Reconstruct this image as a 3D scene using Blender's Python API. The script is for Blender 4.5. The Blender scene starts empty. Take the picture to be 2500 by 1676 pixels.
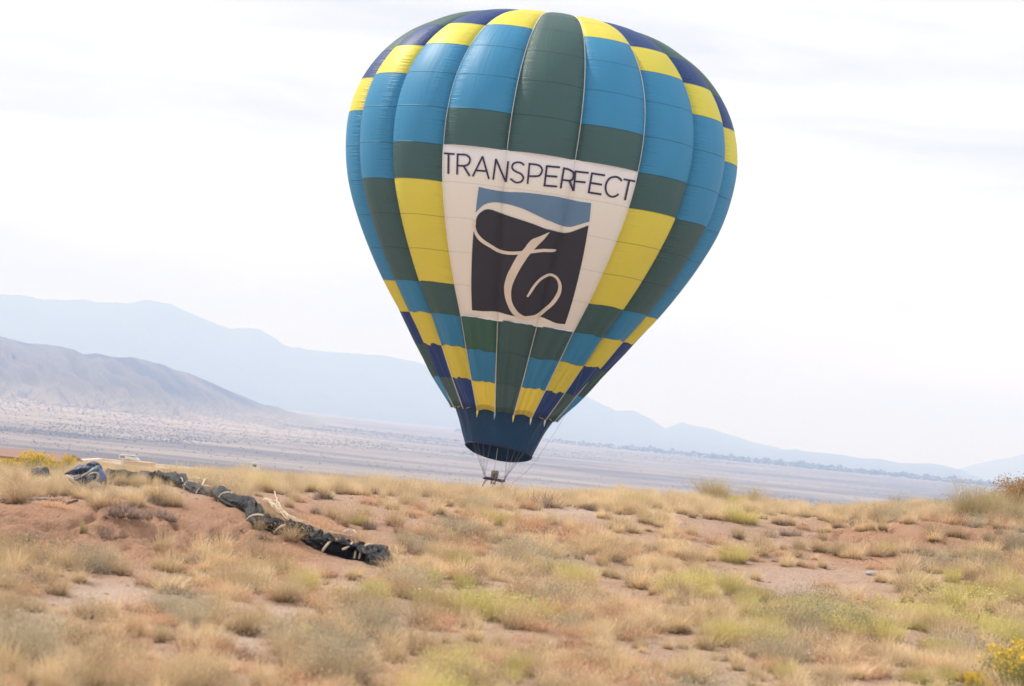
import bpy, math, random
import numpy as np
from mathutils import Vector, Matrix, noise
rnd = random.Random(7)
rng = np.random.default_rng(7)
S = bpy.context.scene
COL = S.collection
R = math.radians

# ------------------------------------------------------------------ camera
F_PX = 5903.0                      # focal length in pixels of a 2500 px wide frame (85 mm)
ROLL, PITCH = R(5.6), R(2.17)
cam_d = bpy.data.cameras.new('camera')
cam = bpy.data.objects.new('camera', cam_d)
COL.objects.link(cam)
S.camera = cam
cam_d.sensor_width = 36.0
cam_d.lens = F_PX * 36.0 / 2500.0
cam_d.clip_start = 0.5
cam_d.clip_end = 90000.0
cam_d.dof.use_dof = True
cam_d.dof.focus_distance = 64.0
cam_d.dof.aperture_fstop = 2.8
CM = Matrix.Rotation(math.pi / 2 + PITCH, 3, 'X') @ Matrix.Rotation(ROLL, 3, 'Z')
cam.matrix_world = CM.to_4x4()     # the eye is at the origin
CMn = np.array(CM)

# ------------------------------------------------------------------ world and sun
SUN_EL, SUN_AZ = R(48), R(-62)     # azimuth from +Y towards +X
wd = bpy.data.worlds.new('World')
S.world = wd
wd.use_nodes = True
wn, wl = wd.node_tree.nodes, wd.node_tree.links
wn.clear()
def W(t, **k):
    n = wn.new(t)
    for a, b in k.items(): setattr(n, a, b)
    return n
out = W('ShaderNodeOutputWorld')
sky = W('ShaderNodeTexSky', sky_type='NISHITA', sun_disc=False, sun_elevation=SUN_EL, sun_rotation=SUN_AZ,
        altitude=1600.0, air_density=1.0, dust_density=2.0)
b1 = W('ShaderNodeBackground'); b1.inputs['Strength'].default_value = 0.1
wl.new(sky.outputs[0], b1.inputs['Color'])
tc = W('ShaderNodeTexCoord')
mp = W('ShaderNodeMapping'); mp.inputs['Scale'].default_value = (2.2, 2.2, 16.0); mp.inputs['Rotation'].default_value = (0.0, 0.10, 0.3)
nz = W('ShaderNodeTexNoise'); nz.inputs['Scale'].default_value = 1.6; nz.inputs['Detail'].default_value = 6.0; nz.inputs['Roughness'].default_value = 0.55
nz.inputs['Distortion'].default_value = 0.4
wl.new(tc.outputs['Generated'], mp.inputs[0]); wl.new(mp.outputs[0], nz.inputs['Vector'])
cr_ = W('ShaderNodeValToRGB')
cr_.color_ramp.elements.new(0.5)
for e_r, (p_r, c_r) in zip(cr_.color_ramp.elements, ((0.34, (0.69, 0.69, 0.695)), (0.50, (0.895, 0.885, 0.87)), (0.62, (1.07, 1.05, 1.02)))):
    e_r.position = p_r; e_r.color = (*c_r, 1)
wl.new(nz.outputs[0], cr_.inputs[0])
b2 = W('ShaderNodeBackground'); b2.inputs['Strength'].default_value = 1.0
wl.new(cr_.outputs[0], b2.inputs['Color'])
mx = W('ShaderNodeMixShader'); mx.inputs[0].default_value = 0.93      # thin high cloud nearly everywhere
wl.new(b1.outputs[0], mx.inputs[1]); wl.new(b2.outputs[0], mx.inputs[2]); wl.new(mx.outputs[0], out.inputs['Surface'])

sun_d = bpy.data.lights.new('sun', 'SUN')
sun_d.energy = 3.5
sun_d.angle = R(2.0)
sun_d.color = (1.0, 0.95, 0.88)
sun = bpy.data.objects.new('sun', sun_d)
COL.objects.link(sun)
sdir = Vector((math.sin(SUN_AZ) * math.cos(SUN_EL), math.cos(SUN_AZ) * math.cos(SUN_EL), math.sin(SUN_EL)))
sun.rotation_euler = sdir.to_track_quat('Z', 'Y').to_euler()
sun.location = (-30, 40, 60)

S.view_settings.view_transform = 'Standard'
S.view_settings.look = 'None'
S.view_settings.exposure = 0.32
S.view_settings.gamma = 1.0
S.view_settings.use_curve_mapping = False
S.cycles.max_bounces = 6
S.cycles.volume_bounces = 2
S.cycles.transparent_max_bounces = 8
S.cycles.use_denoising = True

# ------------------------------------------------------------------ helpers
def ray(px, py):
    """unit-depth direction (Y = 1) of a point of the 2500 x 1676 frame"""
    d = CM @ Vector(((px - 1250) / F_PX, (838 - py) / F_PX, -1.0))
    return d / d.y
def P3(px, py, Y): return ray(px, py) * Y
def to_px(P):
    c = np.asarray(P) @ CMn
    return 1250 + F_PX * c[..., 0] / -c[..., 2], 838 - F_PX * c[..., 1] / -c[..., 2]

def sstep(a, b, x):
    t = np.clip((x - a) / (b - a), 0, 1); return t * t * (3 - 2 * t)

_perm = np.random.default_rng(3).permutation(4096)
def _h(i, j, s): return _perm[(_perm[(i + s * 131) & 4095] + j) & 4095] / 4095.0
def vnoise(x, y, s=0):
    x = np.asarray(x, float); y = np.asarray(y, float)
    i = np.floor(x).astype(int); j = np.floor(y).astype(int); u = x - i; v = y - j
    u = u * u * (3 - 2 * u); v = v * v * (3 - 2 * v)
    return (_h(i, j, s) * (1 - u) + _h(i + 1, j, s) * u) * (1 - v) + (_h(i, j + 1, s) * (1 - u) + _h(i + 1, j + 1, s) * u) * v
def fbm(x, y, s=0, o=4, ridge=False):
    a = 0; w = 0.5; t = 0
    for k in range(o):
        n = vnoise(x * 2 ** k, y * 2 ** k, s + k)
        if ridge: n = 1 - abs(2 * n - 1)
        a = a + w * n; t += w; w *= 0.5
    return a / t

def mesh_of(name, V, Fc, smooth=True, uv=None, attrs=None):
    me = bpy.data.meshes.new(name)
    V = np.asarray(V, np.float32).reshape(-1, 3)
    me.vertices.add(len(V)); me.vertices.foreach_set('co', V.ravel())
    if isinstance(Fc, np.ndarray): cnt = np.full(len(Fc), Fc.shape[1]); flat = Fc.ravel()
    else:
        cnt = np.array([len(f) for f in Fc]); flat = np.array([i for f in Fc for i in f])
    me.loops.add(len(flat)); me.loops.foreach_set('vertex_index', flat.astype(np.int32))
    me.polygons.add(len(cnt)); me.polygons.foreach_set('loop_start', np.concatenate([[0], np.cumsum(cnt)[:-1]]).astype(np.int32))
    me.polygons.foreach_set('loop_total', cnt.astype(np.int32))
    me.polygons.foreach_set('use_smooth', np.full(len(cnt), smooth))
    if uv is not None:
        l = me.uv_layers.new(name='UVMap'); l.data.foreach_set('uv', np.asarray(uv, np.float32)[flat].ravel())
    for k, a in (attrs or {}).items():
        a = np.asarray(a, np.float32)
        if a.ndim == 1:
            at = me.attributes.new(k, 'FLOAT', 'POINT'); at.data.foreach_set('value', a)
        else:
            at = me.attributes.new(k, 'FLOAT_VECTOR', 'POINT'); at.data.foreach_set('vector', a.ravel())
    me.update(); me.validate()
    return me
def link(name, me, mat=None, parent=None, loc=None):
    o = bpy.data.objects.new(name, me); COL.objects.link(o)
    if mat is not None and me is not None and not me.materials: me.materials.append(mat)
    if parent is not None: o.parent = parent
    if loc is not None: o.location = loc
    return o
def tag(o, label=None, cat=None, group=None, kind=None):
    for k, v in (('label', label), ('category', cat), ('group', group), ('kind', kind)):
        if v: o[k] = v
    return o
def empty(name, loc, label, cat, group=None):
    o = bpy.data.objects.new(name, None); COL.objects.link(o); o.location = loc
    o.empty_display_size = 0.2
    return tag(o, label, cat, group)
def grid_faces(n, m, wrap=False):
    """n x m vertex grid (row-major, m columns)"""
    a = np.arange(n * m).reshape(n, m)
    if wrap:
        b = np.roll(a, -1, axis=1)
        return np.stack([a[:-1], b[:-1], b[1:], a[1:]], -1).reshape(-1, 4)
    return np.stack([a[:-1, :-1], a[:-1, 1:], a[1:, 1:], a[1:, :-1]], -1).reshape(-1, 4)
def tube_geo(pts, rad, n=8, cap=True, twist=0.0, prof=None):
    P = np.array([tuple(p) for p in pts], float); m = len(P)
    rad = np.broadcast_to(np.asarray(rad, float), (m,))
    T = np.gradient(P, axis=0); T /= np.linalg.norm(T, axis=1)[:, None] + 1e-12
    up = np.array([0, 0, 1.0]) if abs(T[0, 2]) < 0.95 else np.array([1.0, 0, 0])
    V = []
    for k in range(m):
        a = np.cross(T[k], up); a /= np.linalg.norm(a) + 1e-12
        b = np.cross(a, T[k]); up = b
        th = np.arange(n) * 2 * np.pi / n + twist * k
        r = rad[k] * (prof(k, th) if prof else 1.0)
        V.append(P[k] + (np.cos(th) * r)[:, None] * a + (np.sin(th) * r)[:, None] * b)
    V = np.concatenate(V); Fq = [tuple(f) for f in grid_faces(m, n, True)]
    if cap: Fq += [tuple(range(n))[::-1], tuple(range((m - 1) * n, m * n))]
    return V, Fq
def join(*parts):
    V = []; Fq = []; o = 0
    for v, f in parts:
        V.append(np.asarray(v)); Fq += [tuple(i + o for i in q) for q in f]; o += len(v)
    return np.concatenate(V), Fq
def box_geo(c, s, rz=0.0, M=None):
    x, y, z = s[0] / 2, s[1] / 2, s[2] / 2
    V = np.array([(-x, -y, -z), (x, -y, -z), (x, y, -z), (-x, y, -z), (-x, -y, z), (x, -y, z), (x, y, z), (-x, y, z)])
    if rz: V = V @ np.array([[math.cos(rz), math.sin(rz), 0], [-math.sin(rz), math.cos(rz), 0], [0, 0, 1]])
    if M is not None: V = V @ np.array(M).T
    return V + np.array(c), [(0, 3, 2, 1), (4, 5, 6, 7), (0, 1, 5, 4), (1, 2, 6, 5), (2, 3, 7, 6), (3, 0, 4, 7)]
def crom(A, x):
    A = np.asarray(A, float); x = np.clip(x, 0, len(A) - 1.0001); i = np.floor(x).astype(int); t = x - i
    if A.ndim > 1: t = t[..., None]
    g = lambda k: A[np.clip(k, 0, len(A) - 1)]
    p0, p1, p2, p3 = g(i - 1), g(i), g(i + 1), g(i + 2)
    c0 = (i == 0); c3 = (i + 2 > len(A) - 1)
    if A.ndim > 1: c0 = c0[..., None]; c3 = c3[..., None]
    p0 = np.where(c0, 2 * p1 - p2, p0); p3 = np.where(c3, 2 * p2 - p1, p3)
    return .5 * ((2 * p1) + (p2 - p0) * t + (2 * p0 - 5 * p1 + 4 * p2 - p3) * t * t + (3 * p1 - p0 - 3 * p2 + p3) * t ** 3)

# ------------------------------------------------------------------ materials
class M:
    def __init__(s, name, rough=0.8, spec=0.3):
        s.m = bpy.data.materials.new(name); s.m.use_nodes = True
        s.n, s.l = s.m.node_tree.nodes, s.m.node_tree.links
        s.b = s.n['Principled BSDF']; s.out = s.n['Material Output']
        s.b.inputs['Roughness'].default_value = rough
        s.b.inputs['Specular IOR Level'].default_value = spec
        s._c = None
    def node(s, t, **k):
        n = s.n.new(t)
        for a, b in k.items():
            if a.startswith('i_'): n.inputs[a[2:].replace('_', ' ')].default_value = b
            else: setattr(n, a, b)
        return n
    def obj(s):
        if s._c is None: s._c = s.node('ShaderNodeTexCoord')
        return s._c.outputs['Object']
    def uv(s):
        s.obj(); return s._c.outputs['UV']
    def noise(s, scale, detail=4.0, rough=0.55, vec=None, dist=0.0, stretch=None):
        v = vec or s.obj()
        if stretch:
            mp = s.node('ShaderNodeMapping'); mp.inputs['Scale'].default_value = stretch
            s.l.new(v, mp.inputs[0]); v = mp.outputs[0]
        n = s.node('ShaderNodeTexNoise'); n.inputs['Scale'].default_value = scale; n.inputs['Detail'].default_value = detail
        n.inputs['Roughness'].default_value = rough; n.inputs['Distortion'].default_value = dist
        s.l.new(v, n.inputs['Vector']); return n.outputs[0]
    def ramp(s, fac, stops):
        r = s.node('ShaderNodeValToRGB'); e = r.color_ramp.elements
        while len(e) < len(stops): e.new(0.5)
        for k, (p, c) in enumerate(stops):
            e[k].position = p; e[k].color = (c, c, c, 1) if isinstance(c, (int, float)) else (*c, 1)
        s.l.new(fac, r.inputs[0]); return r.outputs[0]
    def mix(s, fac, a, b, mode='MIX'):
        m = s.node('ShaderNodeMix', data_type='RGBA', blend_type=mode)
        for ix, v in ((0, fac), (6, a), (7, b)):
            sock = m.inputs[ix]
            if isinstance(v, (int, float)): sock.default_value = v if ix == 0 else (v, v, v, 1)
            elif isinstance(v, tuple): sock.default_value = (*v, 1)
            else: s.l.new(v, sock)
        return m.outputs[2]
    def math(s, op, a, b=None, clamp=False):
        m = s.node('ShaderNodeMath', operation=op); m.use_clamp = clamp
        for k, v in enumerate((a, b)):
            if v is None: continue
            if isinstance(v, (int, float)): m.inputs[k].default_value = v
            else: s.l.new(v, m.inputs[k])
        return m.outputs[0]
    def base(s, c):
        if isinstance(c, tuple): s.b.inputs['Base Color'].default_value = (*c, 1)
        else: s.l.new(c, s.b.inputs['Base Color'])
        s.col = c; return s
    def bump(s, h, strength=0.3, dist=0.02):
        b = s.node('ShaderNodeBump'); b.inputs['Strength'].default_value = strength; b.inputs['Distance'].default_value = dist
        s.l.new(h, b.inputs['Height']); s.l.new(b.outputs[0], s.b.inputs['Normal']); s._bump = b.outputs[0]; return s
    def translucent(s, fac, c=None):
        t = s.node('ShaderNodeBsdfTranslucent'); mxs = s.node('ShaderNodeMixShader')
        mxs.inputs[0].default_value = fac
        c = c or s.col
        if isinstance(c, tuple): t.inputs[0].default_value = (*c, 1)
        else: s.l.new(c, t.inputs[0])
        if hasattr(s, '_bump'): s.l.new(s._bump, t.inputs['Normal'])
        s.l.new(s.b.outputs[0], mxs.inputs[1]); s.l.new(t.outputs[0], mxs.inputs[2]); s.l.new(mxs.outputs[0], s.out.inputs[0]); return s
def plain(name, c, rough=0.8, spec=0.3, var=0.15, scale=20.0, metal=0.0):
    m = M(name, rough, spec)
    n = m.noise(scale, 3.0)
    m.base(m.mix(n, tuple(x * (1 - var) for x in c), tuple(min(1, x * (1 + var)) for x in c)))
    m.b.inputs['Metallic'].default_value = metal
    return m.m
# ------------------------------------------------------------------ terrain of the near bank
CTL = {   # frame column -> (frame row, distance) pairs of the ground surface
 -250: [(1660,15),(1530,19),(1430,22.5),(1360,26),(1300,27.5),(1250,28.5),(1192,31),(1146,36),(1133,42)],
 0: [(1676,16),(1560,19),(1450,23),(1390,26),(1342,27.6),(1280,28.4),(1237,29.3),(1222,31),(1175,36),(1163,42)],
 300: [(1676,17),(1450,24.5),(1388,28.2),(1300,29.3),(1250,30.2),(1230,31.4),(1200,36),(1178,41),(1166,46)],
 600: [(1676,17.5),(1450,26),(1380,30.5),(1340,31.2),(1280,32.0),(1244,32.9),(1222,35),(1193,40.5),(1175,47)],
 900: [(1676,18),(1500,24.5),(1420,29),(1380,31.5),(1320,34),(1260,36.5),(1225,38.5),(1208,42),(1192,48)],
 1250: [(1676,19),(1500,26),(1400,32),(1340,35.5),(1280,38.5),(1240,41),(1227,45),(1217,51)],
 1600: [(1676,20.5),(1500,28.5),(1400,34.5),(1340,38),(1280,41),(1247,43.5),(1232,48),(1220,54)],
 2000: [(1676,22),(1550,28),(1450,34),(1380,38),(1322,42),(1289,44.6),(1268,50),(1250,56)],
 2300: [(1676,23),(1550,29),(1450,34),(1400,37),(1354,41.6),(1304,42.5),(1281,43.4),(1264,49),(1250,56)],
 2500: [(1676,24),(1550,30),(1450,35),(1384,39.6),(1334,41.2),(1296,43.2),(1277,49),(1264,56)],
 2750: [(1700,24),(1560,31),(1460,36),(1390,39),(1340,42),(1305,45),(1290,50),(1280,57)]}
YG = np.concatenate([np.arange(4, 60, 0.25), np.arange(60, 131, 1.0)])
acol, zcol = [], []
for px, L in CTL.items():
    pts = [P3(px, py, Y) for py, Y in L]
    Ys = np.array([p.y for p in pts]); Z = np.array([p.z for p in pts]); A = np.array([p.x / p.y for p in pts])
    Ys = np.concatenate([[2, 9], Ys, [Ys[-1] + 4, Ys[-1] + 9, 75, 105, 131]])
    Z = np.concatenate([[Z[0] - .02, Z[0]], Z, [Z[-1] - .35, Z[-1] - 1.3, -3.6, -4.25, -5.6]])
    z = np.interp(YG, Ys, Z)
    k = np.exp(-0.5 * (np.arange(-6, 7) * .25 / 0.32) ** 2); k /= k.sum()
    z = np.convolve(np.pad(z, 6, mode='edge'), k, 'valid')
    zcol.append(z); acol.append(np.interp(YG, Ys[2:2 + len(A)], A))
acol = np.array(acol); zcol = np.array(zcol)
def ground_z(X, Y, detail=True):
    X = np.asarray(X, float); Y = np.asarray(Y, float); sh = X.shape; x = X.ravel(); y = Y.ravel()
    q = np.clip((np.where(y < 60, (y - 4) / .25, 224 + (y - 60))), 0, len(YG) - 1.001); qi = q.astype(int); qt = q - qi
    ac = acol[:, qi] * (1 - qt) + acol[:, qi + 1] * qt; zc = zcol[:, qi] * (1 - qt) + zcol[:, qi + 1] * qt
    a = np.clip(x / np.maximum(y, .1), ac[0] + 1e-6, ac[-1] - 1e-6)
    j = np.clip((ac < a).sum(0) - 1, 0, len(ac) - 2); I = np.arange(len(a))
    t = (a - ac[j, I]) / (ac[j + 1, I] - ac[j, I]); t = t * t * (3 - 2 * t)
    z = zc[j, I] * (1 - t) + zc[j + 1, I] * t
    if detail:
        px, py = to_px(np.stack([x, y, z], -1))
        bankL = np.exp(-((px - 250) / 430) ** 4) * np.exp(-((py - 1295) / 62) ** 4)
        bankR = np.exp(-((px - 2240) / 230) ** 4) * np.exp(-((py - 1318) / 34) ** 4)
        bank = np.clip(bankL + bankR, 0, 1)
        z = z + (fbm(x * .8, y * .8, 5, 4) - .5) * .10 + (fbm(x * 4, y * 4, 9, 3) - .5) * .07
        rill = np.clip(fbm(x * 1.9 + .9 * vnoise(x * .6, y * .6, 31) * 3, y * .55, 17, 4, True) - .70, 0, 1)
        z = z - bank * rill * 1.1
        z = z - bank * (fbm(x * 3.1, y * 1.6, 23, 4, True) - .5) * .13
    return z.reshape(sh)
def hit(px, py):
    """where the sight line through a frame point meets the bank"""
    d = ray(px, py); Y = np.arange(12, 75, .05)
    g = ground_z(d.x * Y, Y, False); f = d.z * Y - g
    i = np.argmax(f < 0) if (f < 0).any() else len(Y) - 1
    p = d * float(Y[i]); return Vector((p.x, p.y, float(ground_z(np.array([p.x]), np.array([p.y]))[0])))

na, ny = 620, 520
yy = np.concatenate([np.linspace(5, 13, 12)[:-1], np.geomspace(13, 66, ny - 40), np.linspace(67, 128, 29)])
aa = np.linspace(-.46, .46, na); aa = np.sign(aa) * (np.abs(aa) / .46) ** 1.25 * .46
Yv, Av = np.meshgrid(yy, aa, indexing='ij'); Xv = Av * Yv
Zv = ground_z(Xv, Yv)
me = mesh_of('ground', np.stack([Xv, Yv, Zv], -1), grid_faces(len(yy), na))
m = M('red_sand', 0.95, 0.1)
PXv, PYv = to_px(np.stack([Xv, Yv, Zv], -1).reshape(-1, 3))
red = np.exp(-((PXv - 300) / 520) ** 4) * np.exp(-((PYv - 1300) / 80) ** 4) + np.exp(-((PXv - 2260) / 240) ** 4) * np.exp(-((PYv - 1325) / 55) ** 4)
palev = sum(w_ * np.exp(-(((PXv - x_) / sx_) ** 2 + ((PYv - y_) / sy_) ** 2)) for x_, y_, sx_, sy_, w_ in ((280, 1465, 170, 42, 1), (690, 1505, 90, 24, 1), (880, 1440, 90, 20, .8), (600, 1570, 60, 24, .9), (1320, 1425, 160, 24, .7), (1950, 1420, 200, 50, .5), (1450, 1250, 500, 22, .6), (660, 1660, 120, 20, .9), (2350, 1570, 140, 20, .5)))
red = np.clip(red + .35 * np.exp(-((PYv - 1330) / 120) ** 2), 0, 1)
at = me.attributes.new('red', 'FLOAT', 'POINT'); at.data.foreach_set('value', red.astype(np.float32))
ra = m.node('ShaderNodeAttribute', attribute_name='red').outputs['Fac']
n1 = m.noise(0.9, 5.0, .6); n2 = m.noise(9.0, 5.0, .65); n3 = m.noise(70.0, 4.0, .7)
pale = m.mix(n1, (0.41, 0.265, 0.195), (0.50, 0.355, 0.275))
rust = m.mix(n1, (0.37, 0.200, 0.128), (0.46, 0.280, 0.185))
c = m.mix(m.ramp(m.math('ADD', ra, m.math('MULTIPLY', m.math('SUBTRACT', n2, .5), .8)), [(.25, 0.0), (.75, 1.0)]), pale, rust)
c = m.mix(m.ramp(n3, [(.30, .62), (.5, 1.0)]), 0.0, c, 'MIX') if False else m.mix(m.ramp(n3, [(.28, 1.0), (.46, 0.0)]), c, (0.22, 0.14, 0.10))
n4 = m.noise(3.0, 6.0, .7)
c = m.mix(m.ramp(n4, [(.50, 0.0), (.66, .55)]), c, (0.32, 0.205, 0.145))
c = m.mix(m.ramp(n2, [(.62, 0.0), (.8, .55)]), c, (0.56, 0.42, 0.34))
at = me.attributes.new('pale', 'FLOAT', 'POINT'); at.data.foreach_set('value', np.clip(palev, 0, 1).astype(np.float32))
pa = m.node('ShaderNodeAttribute', attribute_name='pale').outputs['Fac']
c = m.mix(m.math('MULTIPLY', m.ramp(m.math('ADD', pa, m.math('MULTIPLY', m.math('SUBTRACT', n2, .5), 1.0)), [(.25, 0.0), (.7, 1.0)]), .85), c, m.mix(n3, (0.45, 0.335, 0.27), (0.58, 0.455, 0.385)))
m.base(c)
m.bump(m.math('ADD', m.math('MULTIPLY', n3, .35), m.math('ADD', m.math('MULTIPLY', n2, 1.0), m.noise(28.0, 4.0, .6, stretch=(1, .35, 1)))), 1.0, 0.05)
me.materials.append(m.m)
tag(link('ground', me), kind='structure')

# small stones and clods lying on the sand (too many to count)
def stone_geo(c, s, seed):
    r = random.Random(seed)
    V = np.array([(x, y, z) for x in (-1, 1) for y in (-1, 1) for z in (-1, 1)], float) * .5
    V = np.concatenate([V, [(0, 0, .75), (0, 0, -.75), (.8, 0, 0), (-.8, 0, 0), (0, .8, 0), (0, -.8, 0)]])
    V += np.array([[r.uniform(-.14, .14) for _ in range(3)] for _ in V]); V *= np.array(s)
    a = r.uniform(0, 6.28); Rm = np.array([[math.cos(a), -math.sin(a), 0], [math.sin(a), math.cos(a), 0], [0, 0, 1]])
    Fq = []
    for ax, top in ((2, 8), (-2, 9), (0, 10), (-1, 11), (1, 12), (-3, 13)): pass
    sides = {8: (1, 5, 7, 3), 9: (0, 2, 6, 4), 10: (4, 6, 7, 5), 11: (0, 1, 3, 2), 12: (2, 3, 7, 6), 13: (0, 4, 5, 1)}
    for k, q in sides.items():
        for i in range(4): Fq.append((q[i], q[(i + 1) % 4], k))
    return V @ Rm.T + np.array(c), Fq
parts = []
k = 0
while k < 3200:
    Y = rnd.uniform(18, 50); X = rnd.uniform(-.23, .23) * Y
    z = float(ground_z(np.array([X]), np.array([Y]))[0]); s = rnd.choice((.008, .011, .016, .026)) * rnd.uniform(.7, 1.3)
    parts.append(stone_geo((X, Y, z), (s * 1.4, s, s * .8), k)); k += 1
V, Fq = join(*parts)
peb = plain('pebble_stone', (0.34, 0.235, 0.175), .9, .2, .5, 3.0)
tag(link('pebbles', mesh_of('pebbles', V, Fq, False), peb), 'scattered small stones and clods of red earth on the sand', 'pebbles', kind='stuff')

# ------------------------------------------------------------------ the valley floor, out to the horizon
def plain_z(X, Y):
    d = np.maximum(np.hypot(X, Y), 1.0)
    L = np.log(np.array([60, 105, 160, 400, 1000, 1800, 3000, 5000, 8000, 12000, 40000.]))
    z = np.interp(np.log(d), L, [-5.2, -5.0, -7.6, -17, -34, -42, -42, -31, -6, 6, 20])
    a = X / np.maximum(Y, 1.0)
    left = sstep(-.02, -.24, a)
    z = z + left * sstep(2200, 6200, d) * (26 + 10 * np.clip((d - 6200) / 6000, 0, 1))
    z = z + (fbm(X / 900, Y / 900, 41, 4) - .5) * 9 * sstep(700, 2500, d) * (1 - .7 * sstep(5500, 8500, d))
    z = z + (fbm(X / 140, Y / 320, 47, 3) - .5) * 2.2 * sstep(500, 1500, d) * (1 - sstep(5500, 8500, d))
    return z
yy = np.geomspace(110, 42000, 420); aa = np.linspace(-.95, .95, 420); aa = np.sign(aa) * (np.abs(aa) / .95) ** 1.5 * .95
Yv, Av = np.meshgrid(yy, aa, indexing='ij'); Xv = Av * Yv
Zv = plain_z(Xv, Yv)
me = mesh_of('valley', np.stack([Xv, Yv, Zv], -1), grid_faces(len(yy), len(aa)))
m = M('valley_floor', 1.0, 0.05)
nb = m.noise(.0035, 6.0, .62, stretch=(.45, 1.0, 1), dist=.4); ns = m.noise(.02, 3.0, .7, stretch=(.4, 1, 1)); nd = m.noise(.10, 2.0, .6)
c = m.mix(m.ramp(nb, [(.40, 0.0), (.60, 1.0)]), (0.140, 0.122, 0.125), (0.34, 0.285, 0.25))
c = m.mix(m.ramp(ns, [(.40, 0.0), (.65, .45)]), c, (0.15, 0.14, 0.155))
c = m.mix(m.ramp(nd, [(.56, 0.0), (.68, .35)]), c, (0.12, 0.13, 0.13))
fanv = sstep(-.035, -.13, Av) * sstep(2300, 3400, Yv) + .45 * sstep(.02, -.06, Av) * sstep(2600, 3400, Yv) * sstep(5200, 4200, Yv)
at = me.attributes.new('fan', 'FLOAT', 'POINT'); at.data.foreach_set('value', np.clip(fanv, 0, 1).ravel().astype(np.float32))
fa = m.node('ShaderNodeAttribute', attribute_name='fan').outputs['Fac']
c = m.mix(m.math('MULTIPLY', fa, m.ramp(nb, [(.35, .35), (.6, .95)])), c, m.mix(m.ramp(nd, [(.55, 0.0), (.66, .6)]), (0.42, 0.345, 0.29), (0.13, 0.13, 0.13)))
m.base(c); me.materials.append(m.m)
tag(link('valley', me), kind='structure')

# low scrub dotted over the valley
def blob_field(pts, sizes, seed, flat=.6):
    r = np.random.default_rng(seed); n = len(pts)
    B = np.array([(1, 0, 0), (0, 1, 0), (-1, 0, 0), (0, -1, 0), (0, 0, 1), (0, 0, -.6), (.7, .7, .55), (-.7, .7, .55), (-.7, -.7, .5), (.7, -.7, .6)])
    Fb = np.array([(0, 6, 9), (9, 3, 0)] ) 
    Fb = np.array([(4, 6, 7), (4, 7, 8), (4, 8, 9), (4, 9, 6), (0, 6, 9), (1, 7, 6), (2, 8, 7), (3, 9, 8), (0, 1, 6), (1, 2, 7), (2, 3, 8), (3, 0, 9)])
    V = B[None] * (1 + r.uniform(-.3, .3, (n, len(B), 3))) * np.asarray(sizes)[:, None, None] * np.array([1, 1, flat * 1.2]) + np.asarray(pts)[:, None, :]
    Fq = Fb[None] + (np.arange(n) * len(B))[:, None, None]
    return V.reshape(-1, 3), Fq.reshape(-1, 3)
n = 36000
d = np.exp(rng.uniform(np.log(900), np.log(6500), n * 3)); a = rng.uniform(-.27, .27, n * 3)
X = a * d; Y = d
w = fbm(X / 420, Y / 900, 61, 3); w2 = (sstep(.54, .66, w) * .9 + .05) * sstep(900, 2600, d) + .75 * sstep(-.03, -.2, a) * sstep(2800, 4200, d) * (.3 + w)
k = rng.uniform(0, 1, len(d)) < w2; X, Y, d = X[k][:n], Y[k][:n], d[k][:n]
V, Fq = blob_field(np.stack([X, Y, plain_z(X, Y) + .2], -1), rng.uniform(.3, 1.0, len(X)) ** 1.6 * (.42 + d / 3500), 5)
scr = plain('dark_scrub', (0.075, 0.082, 0.09), .95, .1, .3, .05)
tag(link('desert_scrub', mesh_of('desert_scrub', V, Fq, False), scr), 'dark juniper and scrub dotted over the valley floor', 'scrub', kind='stuff')

# the belt of trees and the town along the horizon
n = 2600
a = rng.uniform(-.02, .27, n); d = rng.uniform(7300, 8800, n) * (1 - .12 * a / .27)
X = a * d; Y = d
s = rng.uniform(2.5, 5.5, n) * (1 + (rng.uniform(0, 1, n) > .93) * .9) * (1 - .3 * (a < .05))
V, Fq = blob_field(np.stack([X, Y, plain_z(X, Y) + s * .5], -1), s, 6, .9)
tag(link('tree_belt', mesh_of('tree_belt', V, Fq, False), plain('far_tree_green', (0.06, 0.075, 0.06), .95, .1, .3, .01)),
    'long belt of far off trees along the horizon', 'trees', kind='stuff')
parts = []
for k in range(150):
    a = rnd.uniform(.0, .26); d = rnd.uniform(7200, 8300); s = rnd.uniform(7, 15)
    parts.append(box_geo((a * d, d, float(plain_z(np.array([a * d]), np.array([d]))[0]) + 3), (s, 9, rnd.uniform(3.5, 6)), rnd.uniform(0, 3)))
V, Fq = join(*parts)
tag(link('far_houses', mesh_of('far_houses', V, Fq, False), plain('far_house_wall', (0.55, 0.48, 0.42), .9, .2, .3, .01)),
    'pale houses of a far off town between the trees', 'houses', kind='stuff')

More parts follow.
